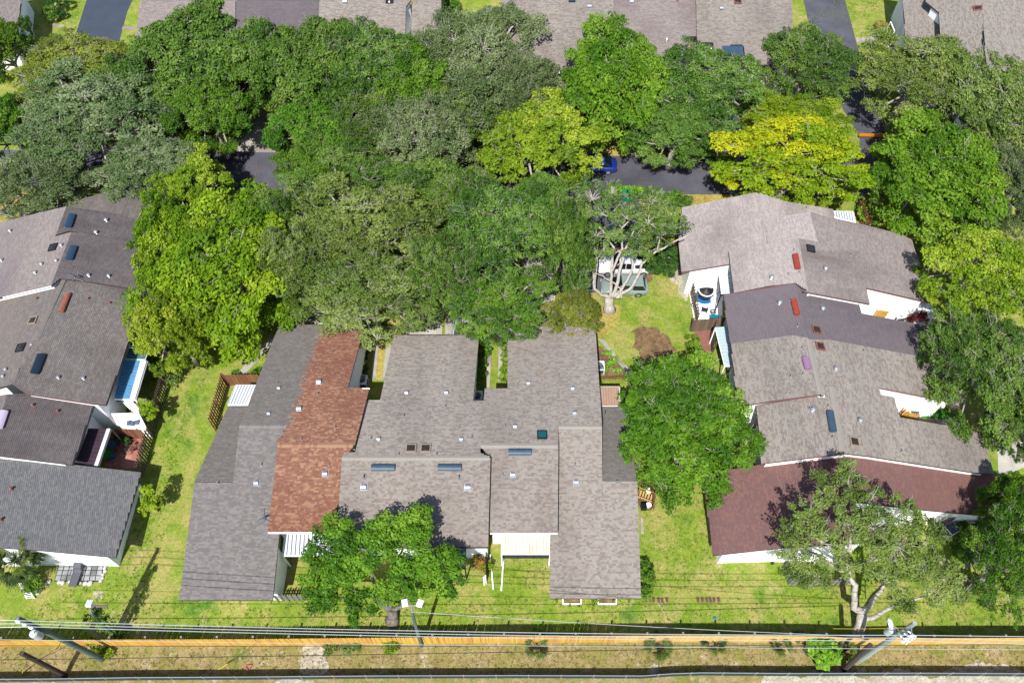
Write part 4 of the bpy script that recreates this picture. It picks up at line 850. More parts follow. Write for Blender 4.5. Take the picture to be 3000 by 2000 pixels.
own_tree('live_oak', 'oak with a forked pale trunk by the fence, spreading over the maroon roof', (2512, 1858),
         [(*q, z, r) for q, z, r in (((2470, 1375), 7, 42), ((2490, 1430), 7.2, 52), ((2435, 1465), 6.6, 48), ((2545, 1470), 7.4, 62), ((2310, 1560), 5.6, 45), ((2360, 1520), 6.2, 55), ((2325, 1625), 5.2, 48), ((2405, 1590), 6.4, 62), ((2480, 1540), 7.4, 64), ((2560, 1550), 7.6, 70), ((2640, 1510), 7, 62), ((2630, 1600), 7, 74), ((2550, 1640), 6.6, 66), ((2715, 1570), 6.4, 58), ((2745, 1640), 5.8, 58), ((2790, 1700), 5, 40), ((2690, 1680), 5.4, 56), ((2640, 1765), 3.8, 36), ((2610, 1705), 5, 52), ((2330, 1685), 4.6, 42), ((2390, 1690), 4.8, 46), ((2450, 1650), 5.4, 44), ((2400, 1400), 6.4, 20), ((2740, 1735), 4.2, 38), ((2820, 1750), 4.0, 26))],
         [([(2525, 1795, 1.6), (2502, 1778, 2.0), (2504, 1712, 3.6), (2488, 1688, 4.2), (2458, 1668, 4.8), (2390, 1620, 5.6)], .27, .08), ([(2528, 1795, 1.6), (2545, 1775, 2.2), (2582, 1725, 3.6), (2610, 1650, 5.4)], .22, .08), ([(2520, 1815, 1.1), (2558, 1808, 1.5), (2600, 1784, 2.4), (2660, 1760, 3.4), (2740, 1738, 4.1)], .2, .05), ([(2488, 1688, 4.2), (2480, 1630, 5.4), (2500, 1550, 6.8), (2490, 1440, 7)], .16, .06), ([(2610, 1650, 5.4), (2640, 1590, 6.4)], .1, .05), ([(2500, 1550, 6.8), (2560, 1500, 7.2)], .08, .04), ([(2390, 1620, 5.6), (2340, 1600, 5.4)], .08, .04)],
         8, 'oak', 33, .34, fork=(2525, 1795, 1.6), puffs=19, pr=(.28, .52), per=84, size=.08, twigs=5, gap=.03, dz=1.0, grow=1.1)
own_tree('young_tree', 'small bright young tree beside the blue grey roof corner', (440, 1485), [(440, 1462, 2.4, 28), (458, 1478, 1.8, 24), (425, 1492, 1.4, 20), (432, 1438, 3.0, 18)], None, 3, 'bright', 34, .06, puffs=22, pr=(.2, .34), per=42, size=.10, twigs=4)
own_tree('young_tree', 'small leafy tree squeezed against the left row picket fence', (445, 1225), [(432, 1190, 2.6, 22), (448, 1212, 2.2, 24), (430, 1208, 2.0, 18)], None, 3, 'bright', 35, .06, puffs=22, pr=(.2, .34), per=42, size=.10, twigs=4)

# shrubs, hedges and palms
def bush(name, label, pts, lm, seed, cat='shrub', per=46, size=.07, group=None, h=.5, pr=(.16, .3)):
    """pts: photograph pixel, height of the middle, radius in metres"""
    b = W(pts[0][0], pts[0][1], 0); rng = np.random.default_rng(seed); P = []; st = []
    for x, y, z, r in pts:
        p = W(x, y, z) - b
        for _ in range(int(10 * (r / .5) ** 2) + 4):
            d = rng.normal(size=3); d /= np.linalg.norm(d); d[2] = abs(d[2]) * 1.1 - .15; q = Vector((p.x + d[0] * r, p.y + d[1] * r, max(.08, p.z + d[2] * r * .8))); P.append((*q, rng.uniform(*pr)))
        st.append(MB().tube([(p.x, p.y, -.02), (p.x + .03, p.y, p.z * .6), (p.x, p.y + .05, p.z)], .05, 5, .02))
    root = empty(name, (b.x, b.y, 0), label, cat, group); [link_mesh(m_.mesh('stem', BARKD), 'stem', root) for m_ in st]
    me = leaves_mesh('foliage', np.array(P), per, size, seed, flat=.8); me.materials.append(leafmat(lm)); link_mesh(me, 'foliage', root); return root
T = lambda i, j, x, y: tp(i, j, [(x, y)])[0]
bush('shrub', 'round dark green shrub between the parked cars and the top right roof', [(1935, 765, 1.3, 1.5), (1955, 745, 1.2, 1.0), (1915, 775, 1.0, .9), (1950, 785, 1.0, .9)], 'darkgreen', 51, per=80)
bush('shrub', 'glossy round light green shrub below the long wooden fence', [(2410, 1905, .9, .95), (2395, 1895, .9, .6), (2430, 1910, .7, .6), (2408, 1925, .6, .6)], 'lightgreen', 52, per=60, size=.12)
bush('shrub', 'dark shrub with yellow fruit beside the right end of the middle row', [(1888, 1680, 1.0, .55), (1892, 1710, 1.0, .55), (1888, 1735, .6, .4), (1886, 1660, .8, .4)], 'green', 53)
bush('shrub', 'orange leaved croton by the patio posts', [(1405, 1640, .6, .45), (1412, 1655, .5, .35)], 'croton', 54)
bush('shrub', 'small green shrub beside the orange leaved croton', [(1428, 1660, .6, .35)], 'bright', 55)
bush('shrub', 'dark red cordyline by the air conditioner in the right row white yard', [(2680, 935, .7, .5), (2705, 930, .7, .45), (2665, 940, .5, .35)], 'red', 56)
bush('shrub', 'red flowering bush along the outer wall of the top right row house', [(1988, 722, .8, .4), (1990, 745, .6, .4), (1985, 705, .5, .3)], 'red', 57)
bush('shrub', 'green bush with red flowers beside the street, right of the white limbed oak', [(1985, 585, 1.2, .9), (2010, 595, .8, .7), (1960, 590, 1.2, .9), (1915, 575, 1.2, 1.0)], 'mid', 58, per=60)
bush('shrub', 'light green shrub beside the brick path at the white yard', [(2028, 1000, .9, .55), (2034, 1020, .9, .5), (2030, 1040, .7, .45)], 'bright', 59)
bush('hedge', 'bright green hedge along the path beside the narrow middle townhouse', [T(1, 2, 2295, 60) + (.5, .4), T(1, 2, 2300, 180) + (.5, .4), T(1, 2, 2290, 260) + (.5, .42), T(1, 2, 2280, 330) + (.5, .42), T(1, 2, 2300, 120) + (.4, .3)], 'bright', 60, 'hedge')
bush('hedge', 'dark hedge in the shade of the wide middle townhouse', [T(1, 2, 2090, 20) + (.5, .42), T(1, 2, 2110, 80) + (.5, .42), T(1, 2, 2075, 160) + (.5, .42), T(1, 2, 2065, 230) + (.5, .4), T(1, 2, 2060, 300) + (.5, .4), T(1, 2, 2040, 380) + (.5, .4)], 'green', 61, 'hedge')
bush('hedge', 'low dark hedge in the shade of the orange roofed townhouse', [T(1, 2, 1010, 40) + (.3, .3), T(1, 2, 1000, 110) + (.3, .3), T(1, 2, 995, 180) + (.3, .3), T(1, 2, 985, 250) + (.3, .3), T(1, 2, 1000, 300) + (.3, .3)], 'darkgreen', 62, 'hedge')
bush('hedge', 'ivy covered hedge beside the narrow end unit at the top edge', [T(1, 0, 1800, 20) + (1.2, .8), T(1, 0, 1805, 60) + (1.2, .8), T(1, 0, 1800, 110) + (1.2, .8), T(1, 0, 1790, 150) + (1, .7), T(1, 0, 1780, 200) + (1, .7)], 'green', 63, 'hedge', per=60)
bush('shrub', 'white flowering shrub at the top left corner wall', [T(0, 0, 465, 110) + (1.0, .8), T(0, 0, 480, 150) + (.8, .6)], 'mid', 64, per=60)
bush('shrub', 'dark shrub at the foot of the top left corner wall', [T(0, 0, 540, 20) + (1.2, 1.0), T(0, 0, 500, 60) + (1, .8), T(0, 0, 545, 135) + (.7, .6)], 'darkgreen', 65, per=60)
bush('shrub', 'small reddish bush on the lawn beside the top right corner house', [T(3, 0, 1030, 245) + (.5, .6), T(3, 0, 1060, 255) + (.5, .5)], 'croton', 66)
bush('shrub', 'bush of yellow and green leaves behind the wooden fence by the yellow tree', [T(3, 1, 920, 400) + (.9, .9), T(3, 1, 950, 440) + (.7, .7)], 'lightgreen', 67, size=.1)
bush('shrub', 'weedy plants along the base of the flower bed behind the right end townhouse', [T(2, 2, 1215, 1190) + (.4, .3), T(2, 2, 1225, 1260) + (.5, .35), T(2, 2, 1215, 1340) + (.4, .3)], 'mid', 68)
bush('shrub', 'leggy vegetable plants in the mulch bed beside the concrete path', [T(2, 2, 880, 120) + (.3, .3), T(2, 2, 930, 170) + (.4, .3), T(2, 2, 900, 225) + (.3, .35), T(2, 2, 970, 270) + (.3, .3), T(2, 2, 860, 260) + (.2, .2)], 'lightgreen', 69, per=16, size=.09)
bush('shrub', 'green shrub under the fan palm beside the paved patio', [T(0, 3, 300, 640) + (.5, .5), T(0, 3, 330, 680) + (.4, .45), T(0, 3, 270, 690) + (.4, .4)], 'green', 70)
bush('shrub', 'thin climbing weeds on the picket fence of the left row', [T(0, 2, 1560, 300) + (.9, .7), T(0, 2, 1600, 330) + (.6, .6), T(0, 2, 1580, 380) + (.5, .5), T(0, 2, 1640, 270) + (.6, .6)], 'oak', 71, per=22, size=.06)
bush('vine', 'vine climbing the lamp post at the bottom left', [T(0, 3, 850, 960) + (4.2, .45), T(0, 3, 900, 960) + (4.0, .4), T(0, 3, 960, 1020) + (3.0, .4), T(0, 3, 1010, 1070) + (2.0, .35), T(0, 3, 1080, 1140) + (.8, .3)], 'green', 72, 'vine', per=26, size=.08)
bush('shrub', 'bright weeds at the fence foot below the utility pole, bottom left', [T(0, 3, 840, 1230) + (.4, .5), T(0, 3, 900, 1260) + (.3, .4), T(0, 3, 1000, 1300) + (.2, .3)], 'bright', 73, per=30)
bush('shrub', 'single green weed clump below the fence, left of the lamp post', [T(1, 3, 1240, 1230) + (.5, .45), T(1, 3, 1245, 1280) + (.3, .35)], 'bright', 74, per=36)
bush('shrub', 'low weeds below the fence beside the white sand patch', [T(1, 3, 680, 1260) + (.2, .4), T(1, 3, 850, 1250) + (.2, .4), T(1, 3, 900, 1240) + (.2, .35)], 'mid', 75, per=30, size=.06)
bush('shrub', 'red cordyline plants at the end of the path, bottom right', [T(3, 3, 1790, 580) + (.5, .35), T(3, 3, 1850, 595) + (.4, .25), T(3, 3, 1800, 640) + (.4, .3)], 'red', 76)
bush('shrub', 'red leaved plants at the end of the white wall of the maroon roofed house', [T(3, 3, 2110, 70) + (.6, .4), T(3, 3, 2080, 90) + (.6, .4)], 'red', 77)
bush('hedge', 'green hedge below the white wall of the maroon roofed house', [T(3, 3, x, y) + (.5, .5) for x, y in ((1800, 150), (1870, 155), (1940, 160), (2010, 160), (2070, 150), (1780, 200), (1750, 350), (1790, 400), (1820, 330))], 'green', 78, 'hedge', per=50)
bush('shrub', 'yellow green bush beside the concrete drive at the right picture edge', [T(3, 2, 2200, 1330) + (1, .8), T(3, 2, 2330, 1440) + (1, .9), T(3, 2, 2150, 1450) + (1, .9)], 'green', 79, per=60)
bush('shrub', 'low green plants at the concrete path left of the grey end townhouse', [T(1, 2, 20, 280) + (.3, .35), T(1, 2, -20, 300) + (.3, .3), T(0, 2, 2160, 310) + (.3, .3)], 'green', 80)
bush('hedge', 'dark green hedge on the lawn strip between street and white limbed oak', [T(2, 1, x, 195) + (.6, .55) for x in (920, 990, 1060, 1130, 1190)], 'lightgreen', 81, 'hedge', per=60)
def fan_leaf(mb, base, dirn, L, n=14, spread=1.9, w=.035, droop=.5, tint=.5):
    base = Vector(base); d = Vector(dirn).normalized(); side = d.cross(Vector((0, 0, 1))).normalized(); upv = side.cross(d)
    for k in range(n):
        a = (-.5 + k / (n - 1)) * spread; v = (d * math.cos(a) + side * math.sin(a)); l = L * (1 - .25 * abs(a)) * random.uniform(.85, 1.05)
        s = v.cross(upv).normalized() * w; m = base + v * l * .5 + upv * .04; e = base + v * l - Vector((0, 0, droop * l * random.uniform(.3, .7)))
        j = [base, m - s, m + s, e]; t = min(.99, max(0, tint + random.uniform(-.3, .3)))
        mb.add([base, m - s, e, m + s], [(0, 1, 2, 3)], t)
def palm(name, label, px, py, n, L, stem, h, seed, pet=.5, cat='palm'):
    random.seed(seed); b = W(px, py, h); b.z = 0; root = empty(name, (b.x, b.y, 0), label, cat, 'palms below the fence' if stem < 1 else None)
    tb = MB(); tb.tube([b, b + Vector((.03, 0, h * .5)), b + Vector((0, 0, h))], stem and .17 or .08, 9, stem and .15 or .06); tb.build('trunk', BARKD, root)
    mb = MB(); st = MB()
    for k in range(n):
        a = k * 2.4 + random.uniform(-.3, .3); el = random.uniform(-.35, 1.2) if stem >= 1 else random.uniform(.15, 1.1)
        d = Vector((math.cos(a) * math.cos(el), math.sin(a) * math.cos(el), math.sin(el))); c = b + Vector((0, 0, h)); e = c + d * pet * random.uniform(.7, 1.2); st.tube([c, c.lerp(e, .6) + Vector((0, 0, .05)), e], .018, 4, .01)
        fan_leaf(mb, e, d + Vector((0, 0, -.15)), L, tint=.25 + .5 * (el > .3), droop=.25 + .5 * (el < .2))
    st.build('leaf_stalk', leafmat('palm'), root); mb.build('frond', leafmat('palm'), root, kind='stuff', tint=True); return root
palm('fan_palm', 'tall fan palm in front of the blue grey roof, bottom left', 45, 1640, 52, 1.05, 1, 3.0, 3, 1.05)
for i, (x, y, n, L, lab) in enumerate(((1571, 1893, 13, .62, 'palmetto leaning on the long fence, leftmost of the palmettos'), (1925, 1895, 17, .85, 'largest palmetto, over the fence left of the teal speck'), (2096, 1888, 10, .6, 'palmetto right of the largest one, against the fence'), (2278, 1892, 12, .62, 'palmetto left of the glossy round shrub'), (2475, 1905, 14, .6, 'palmetto beside the two leaning utility poles'), (2360, 1880, 8, .5, 'small palmetto behind the glossy round shrub'))):
    palm('palmetto', lab, x, y, n, L, 0, .35, 20 + i, .55)
random.seed(99)

# grass tufts on the lawns and the verge, fallen leaves under the trees
def inpoly(x, y, P):
    r = False; n = len(P)
    for i in range(n):
        (x1, y1), (x2, y2) = P[i], P[(i + 1) % n]
        if (y1 > y) != (y2 > y) and x < (x2 - x1) * (y - y1) / (y2 - y1) + x1: r = not r
    return r
def tufts(name, zones, dens, r_, per, size, m, seed, z=.03, flat=.3, avoid=()):
    rng = np.random.default_rng(seed); P = []
    for Z in zones:
        G = [W(*p) for p in Z]; x0, x1, y0, y1 = min(g.x for g in G), max(g.x for g in G), min(g.y for g in G), max(g.y for g in G); G = [(g.x, g.y) for g in G]
        for _ in range(int((x1 - x0) * (y1 - y0) * dens)):
            x, y = rng.uniform(x0, x1), rng.uniform(y0, y1)
            if inpoly(x, y, G) and not any(inpoly(x, y, A) for A in avoid): P.append((x, y, z, r_ * rng.uniform(.5, 1.4)))
    me = leaves_mesh(name, np.array(P), per, size, seed, flat=flat, asp=.3); me.materials.append(m); o = link_mesh(me, name, None, 'stuff'); return o
LZ = [[(440, 1010), (640, 870), (700, 930), (560, 1200), (440, 1760), (150, 1760), (60, 1860), (-40, 1860), (330, 1660), (430, 1420)], [(60, 1860), (150, 1760), (2280, 1755), (2300, 1650), (2960, 1700), (3040, 1860)], [(1882, 1420), (1900, 1250), (2060, 1450), (2090, 1660), (2260, 1720), (1882, 1760)], [(1790, 900), (1990, 640), (2030, 1000), (1960, 1100), (1880, 1060), (1760, 990)], [(1460, 1640), (1608, 1640), (1608, 1760), (1460, 1760)], [(2250, 130), (2360, 60), (2520, 70), (2620, 0), (2560, -20), (2480, -20)], [(180, 70), (250, -20), (260, -20), (200, 90)]]
AV = [[(W(*p).x, W(*p).y) for p in q] for q in ([(150, 1645), (312, 1645), (312, 1708), (150, 1708)], [(1880, 1735), (2120, 1735), (2120, 1765), (1880, 1765)], [(1860, 960), (1975, 960), (1990, 1070), (1850, 1060)], [(1880, 1070), (1880, 1480), (1915, 1500), (1905, 1070)])]
tufts('grass', LZ, 9, .13, 9, .05, ramp_mat('lawn_tufts', [(92, 128, 34), (126, 152, 44), (156, 172, 70), (186, 178, 104)], leaf=True, rough=.8, spec=.1), 201, avoid=AV)
tufts('grass', [[(-60, 1976), (-60, 1897), (750, 1895), (1500, 1888), (2250, 1886), (3060, 1892), (3060, 1966), (2000, 1968), (1000, 1974)]], 13, .13, 9, .05, ramp_mat('verge_tufts', [(110, 122, 50), (146, 136, 80), (178, 158, 116), (196, 182, 150)], leaf=True, rough=.8, spec=.1), 202)
tufts('leaf_litter', [[(-100, 300), (3100, 300), (3100, 620), (2000, 620), (1890, 980), (1600, 980), (700, 980), (300, 980), (-100, 620)]], 1.0, .7, 9, .07, ramp_mat('dead_leaves', [(110, 84, 52), (140, 108, 66), (170, 138, 84), (120, 110, 50)], leaf=True, rough=.9, spec=.05), 203, flat=.03, z=.05)
# ------------------------------------------------------------------ wooden fences, every picket a piece
CEDAR = ramp_mat('cedar_boards', [(240, 190, 84), (250, 206, 104), (255, 218, 122), (240, 196, 108)], rough=.8, objvar=.18)
GREYW = ramp_mat('weathered_boards', [(128, 112, 92), (150, 134, 112), (112, 98, 82)], rough=.9, objvar=.3)
BROWNW = ramp_mat('brown_boards', [(150, 106, 72), (170, 124, 84), (130, 92, 64)], rough=.9, objvar=.3)
SILVERW = ramp_mat('silver_grey_boards', [(150, 148, 144), (170, 168, 162), (132, 130, 126)], rough=.9, objvar=.25)
def polyline(P, step):
    out = []; carry = 0
    for a, b in zip(P[:-1], P[1:]):
        L = (b - a).length; d = (b - a) / L; t = carry
        while t < L: out.append((a + d * t, math.atan2(d.y, d.x))); t += step
        carry = t - L
    return out
def fence(label, pts, h, m, width=.14, step=.15, both=False, post=2.4, world=None, group='wooden fences', limit=300, vis=None, top_rail=True, cat='fence', cap=None):
    P = world or [W(*p) for p in pts]; root = empty('wooden_fence', P[0], label, cat, group)
    me = MB().add([(-width / 2, -.011, 0), (width / 2, -.011, 0), (width / 2, .011, 0), (-width / 2, .011, 0), (-width / 2, -.011, h - .05), (width / 2, -.011, h - .05), (width / 2, .011, h - .05), (-width / 2, .011, h - .05), (-width * .22, -.011, h), (width * .22, -.011, h), (width * .22, .011, h), (-width * .22, .011, h)],
                  [(0, 1, 5, 4), (1, 2, 6, 5), (2, 3, 7, 6), (3, 0, 4, 7), (4, 5, 9, 8), (6, 7, 11, 10), (5, 6, 10, 9), (7, 4, 8, 11), (8, 9, 10, 11)]).mesh('picket', m, tint=True)
    pts2 = polyline(P, step); rest = MB(); idx = list(range(len(pts2)))
    if len(idx) > limit: idx = sorted(idx, key=lambda i: abs(proj(pts2[i][0])[0] - 900))[:limit]
    keep = set(idx); o0 = origin(root)
    for i, (p, a) in enumerate(pts2):
        sgn = (1 if i % 2 else -1) if both else -1; off = Vector((-math.sin(a), math.cos(a), 0)) * .045 * sgn
        q = p + off; dz = random.uniform(-.015, .015)
        if i in keep:
            o = link_mesh(me, 'picket', root); o.location = q - o0 + Vector((0, 0, dz)); o.rotation_euler = (0, random.gauss(0, .008), a)
        else:
            M = Matrix.Translation(q + Vector((0, 0, dz))) @ Matrix.Rotation(a, 4, 'Z'); rest.add([M @ v.co for v in me.vertices], [tuple(f.vertices) for f in me.polygons], random.random())
    if rest.v: rest.build('picket', m, root, kind='stuff', tint=True)
    for zz in (.35, h * .55, h - .3):
        rb = MB()
        for a, b in zip(P[:-1], P[1:]): rb.beam(a + Vector((0, 0, zz)), b + Vector((0, 0, zz)), .04, .09)
        rb.build('rail', m, root)
    pm = MB().box((0, 0, (h - .06) / 2), (.1, .1, h - .06)).box((0, 0, h - .02), (.13, .13, .05)).mesh('post', cap or m)
    for p, a in polyline(P, post):
        o = link_mesh(pm, 'post', root); o.location = p - o0 + Vector((-math.sin(a), math.cos(a), 0)) * .12; o.rotation_euler = (0, 0, a)
    return root
fence('long new cedar fence running the whole width of the picture', [p for p in FENCE[1:-1]], 1.83, CEDAR, .138, .143, world=[W(-60, 1891)] + [W(*p) for p in FENCE[1:-1]] + [W(3060, 1884)], post=2.44, cap=SILVERW, group=None)
fence('weathered picket fence along the yards of the left row', tp(0, 2, [(1600, 200), (1535, 420), (1440, 760), (1360, 1050), (1310, 1245)]), 1.7, GREYW, .12, .135, both=True)
fence('weathered cross fence with the small leafy tree, between two yards of the left row', tp(0, 2, [(1050, 880), (1190, 885), (1350, 890)]), 1.6, BROWNW, .12, .13)
fence('dark picket fence left of the grey end townhouse', tp(0, 2, [(2085, 400), (1975, 800), (2005, 850)]), 1.75, BROWNW, .12, .135, both=True)
fence('brown picket fence behind the white ribbed patio roof, top of the grey end townhouse', tp(0, 2, [(2085, 400), (2220, 395), (2420, 392)]), 1.7, BROWNW, .12, .14)
fence('brown wooden fence between the white yard and the brick path', tp(2, 1, [(1640, 1475), (1780, 1465), (1925, 1450)]), 1.8, GREYW, .13, .135)
fence('wooden fence along the outer side of the white yard', tp(2, 1, [(1620, 1050), (1650, 1200), (1680, 1340), (1690, 1420)]), 1.75, GREYW, .12, .16, both=True)
fence('wooden fence along the narrow light blue patio roof of the right row', tp(2, 1, [(1850, 1470), (1830, 1568), (1830, 1680)]), 1.8, GREYW, .12, .15)
fence('brown fence standing behind the yellow tree, top of the right row', tp(3, 1, [(800, 400), (850, 500), (905, 560)]), 1.9, BROWNW, .13, .16, both=True)
fence('grey picket fence at the top left beside the dry grass', tp(0, 1, [(225, 440), (300, 410), (540, 390)]), 1.8, SILVERW, .14, .17, both=True)
fence('short silver grey lattice fence at the foot of the grey end townhouse', tp(1, 3, [(205, 810), (330, 808), (470, 805)]), 1.3, SILVERW, .12, .19, both=True)
fence('grey picket fence around the yard of the maroon roofed house, behind the forked oak', tp(3, 3, [(150, 500), (185, 670), (400, 668), (620, 664), (760, 660)]), 1.2, SILVERW, .12, .2, both=True)
fence('short new orange wood fence in the white yard of the wide right row townhouse', tp(3, 1, [(945, 1370), (1000, 1378), (1055, 1385)]), 1.6, CEDAR, .12, .18)
fence('short new orange wood fence beside the air conditioner and the green turf', tp(3, 2, [(1190, 720), (1250, 738), (1320, 748)]), 1.6, CEDAR, .12, .16)
fence('low wooden fence enclosing the flower bed right of the middle row', tp(2, 2, [(1262, 1180), (1275, 1340), (1290, 1560)]), 1.0, BROWNW, .1, .16, both=True)
fence('small leaning grey fence at the white wall of the maroon roofed house', tp(3, 3, [(1560, 150), (1640, 110), (1660, 70)]), 1.5, GREYW, .12, .16)
fence('trellis of low brown pickets at the end of the mulch bed', tp(2, 2, [(800, 350), (920, 350), (1045, 345)]), .6, BROWNW, .08, .14)
r = empty('wire_fence', W(0, 1990), 'low chain link fence with green windscreen along the bottom edge', 'fence')
BP = [(-60, 1996), (150, 1995), (400, 1991), (750, 1989), (1100, 1986), (1500, 1985), (1880, 1986), (1960, 1980), (2050, 1977), (2300, 1979), (2700, 1978), (3060, 1980)]
bw = [W(*p) for p in BP]; mb = MB(); rl = MB()
for a, b in zip(bw[:-1], bw[1:]): mb.beam(a + Vector((0, 0, .45)), b + Vector((0, 0, .45)), .02, .84); rl.tube([a + Vector((0, 0, .9)), b + Vector((0, 0, .9))], .03, 6)
mb.build('windscreen', mat('green_mesh_cloth', (36, 66, 66), (50, 80, 78), 2), r); rl.build('rail', ALU, r)
pm = MB().lathe((0, 0, 0), [(.035, 0), (.035, .95), (.05, .96), (.05, .99), (.02, 1.02)], 8).mesh('post', ALU)
for p, a in polyline(bw, 2.2): o = link_mesh(pm, 'post', r); o.location = p - origin(r)

# ------------------------------------------------------------------ patio roofs of ribbed panels
def awning(label, quad, z, n, m, m2=None, drop=.25, along=0, gap=0.07, h=.05, posts=True, cat='patio roof', rail=TRIM, edge=None):
    """quad: photo pixels, corners 0-1 is the house side; panels run from side 0-1 to side 3-2"""
    zz = [z, z, z - drop, z - drop]; Q = [W(p[0], p[1], zz[i]) for i, p in enumerate(quad)]
    if along: Q = Q[1:] + Q[:1]
    root = empty('patio_roof', W(quad[0][0], quad[0][1], 0), label, cat, 'patio roofs')
    for i in range(n):
        t0, t1 = i / n + gap / 2 / n, (i + 1) / n - gap / 2 / n - .002
        a, b, c, d = Q[0].lerp(Q[1], t0), Q[0].lerp(Q[1], t1), Q[3].lerp(Q[2], t1), Q[3].lerp(Q[2], t0); up = Vector((0, 0, h))
        mb = MB(); e = (b - a) * .06; e2 = (c - d) * .06
        vs = [a, b, c, d, a + up * .4, b + up * .4, c + up * .4, d + up * .4, a + up * 1.8, a + e + up * 1.8, d + e2 + up * 1.8, d + up * 1.8, a + e + up * .4, d + e2 + up * .4]
        mb.add(vs, [(0, 3, 2, 1), (12, 5, 6, 13), (0, 1, 5, 12), (1, 2, 6, 5), (2, 3, 13, 6), (4, 8, 9, 12), (8, 11, 10, 9), (9, 10, 13, 12), (4, 7, 11, 8), (0, 4, 7, 3), (7, 13, 10, 11), (0, 12, 4), (3, 7, 13)])
        mb.build('roof_panel', m if not (m2 and i % 2) else m2, root)
    if edge:
        a, b = Q[edge[0]], Q[edge[1]]; c, d_ = Q[edge[2]], Q[edge[3]]; up = Vector((0, 0, .11)); k = edge[4]; e = MB(); e.add([a + up, b + up, b.lerp(c, k) + up, a.lerp(d_, k) + up, a + up * .5, b + up * .5, b.lerp(c, k) + up * .5, a.lerp(d_, k) + up * .5], [(0, 1, 2, 3), (7, 6, 5, 4), (0, 4, 5, 1), (1, 5, 6, 2), (2, 6, 7, 3), (3, 7, 4, 0)]); e.build('sunlit_strip', PW, root)  # pale strip standing for the sunlit part of the panels
    fr = MB()
    for i in range(4): fr.beam(Q[i] - Vector((0, 0, .07)), Q[(i + 1) % 4] - Vector((0, 0, .07)), .08, .12)
    fr.build('frame', rail, root)
    if gap < .3 and rail != 0: MB().prism(ccw([(q.x, q.y) for q in Q]), lambda p: Q[2].z - .16, lambda p: Q[2].z - .12).build('gap_darkener', DARK, root)  # dark sheet added under the panels so the gaps look shaded
    if posts:
        for q in (Q[2], Q[3]): MB().box((q.x, q.y, (q.z - .14) / 2), (.09, .09, q.z - .14)).build('post', rail, root)
    return root
PW = mat('white_ribbed_panel', (.5, .52, .55), (.42, .44, .47), 1.4, .4, raw=True)
PB = mat('shaded_white_panel', (.08, .22, .36), (.06, .18, .31), 1.4, .4, raw=True)  # white panels, the shade of the house put into the blue
PC = mat('cream_stained_panel', (252, 246, 226), (240, 228, 200), .9, .5, c3=(214, 180, 130), s3=1.1, t3=(.58, .7))
PD = mat('shaded_red_panel', (78, 60, 70), (66, 52, 62), 1, .5)  # brick red panels, house shade put into the dark colour
PT = mat('beige_panel', (196, 164, 142), (182, 148, 126), 1, .6)
PS = mat('slate_panel', (120, 138, 156), (104, 122, 140), 1, .4)
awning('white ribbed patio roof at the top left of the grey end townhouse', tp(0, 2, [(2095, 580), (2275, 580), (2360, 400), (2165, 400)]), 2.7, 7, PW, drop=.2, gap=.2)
awning('white ribbed patio roof painted shade blue, beside the long brown grey roof of the left row', tp(0, 2, [(1135, 175), (1050, 525), (1245, 535), (1352, 180)]), 3.0, 12, PB, drop=.3, gap=.14, edge=(2, 3, 0, 1, .26))
awning('teal shaded patio roof under the bright tree, above the one painted shade blue', tp(0, 2, [(1230, -60), (1160, 160), (1330, 165), (1420, -60)]), 3.0, 8, mat('teal_panel', (70, 130, 150), rough=.4), drop=.3)
awning('brick red patio roof with house shade painted dark, over the brick yard of the left row', tp(0, 2, [(815, 800), (690, 1130), (905, 1145), (1020, 805)]), 2.9, 9, PD, drop=.3, rail=mat('grey_frame', (150, 145, 140)), edge=(2, 3, 0, 1, .16))
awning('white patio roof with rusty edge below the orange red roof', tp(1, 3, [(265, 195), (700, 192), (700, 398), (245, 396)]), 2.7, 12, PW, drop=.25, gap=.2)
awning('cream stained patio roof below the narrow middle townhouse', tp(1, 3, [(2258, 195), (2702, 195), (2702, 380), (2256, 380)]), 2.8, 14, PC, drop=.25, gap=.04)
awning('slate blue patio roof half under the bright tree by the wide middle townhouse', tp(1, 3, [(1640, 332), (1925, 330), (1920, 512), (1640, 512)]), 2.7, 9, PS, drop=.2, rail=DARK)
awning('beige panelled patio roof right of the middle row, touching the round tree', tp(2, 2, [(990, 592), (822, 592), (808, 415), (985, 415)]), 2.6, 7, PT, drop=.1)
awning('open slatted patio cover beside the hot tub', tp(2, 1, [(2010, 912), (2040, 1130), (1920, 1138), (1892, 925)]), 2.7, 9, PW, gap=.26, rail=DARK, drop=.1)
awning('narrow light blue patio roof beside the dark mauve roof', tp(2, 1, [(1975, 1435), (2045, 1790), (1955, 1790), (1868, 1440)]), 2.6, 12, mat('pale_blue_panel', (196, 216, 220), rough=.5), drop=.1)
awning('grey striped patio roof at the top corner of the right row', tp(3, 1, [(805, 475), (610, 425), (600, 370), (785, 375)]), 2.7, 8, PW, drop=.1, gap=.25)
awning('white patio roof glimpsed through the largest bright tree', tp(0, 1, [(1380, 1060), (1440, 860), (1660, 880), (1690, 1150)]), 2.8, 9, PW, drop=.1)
mb = MB(); P = [W(*p, 2.2) for p in tp(0, 2, [(1020, 660), (1275, 655), (1340, 780), (1075, 765)])]
t = empty('lean_to', (P[0].x, P[0].y, 0), 'white block standing for a sunlit wall, between the two shade painted patio roofs', 'wall block'); MB().prism([(p.x, p.y) for p in P], 2.08, 2.2).build('roof', WHITE, t)  # white block made up in place of a sunlit wall
MB().prism(inset(ccw([(p.x, p.y) for p in P]), [.08] * 4), 0, 2.075).build('wall', WHITE, t)
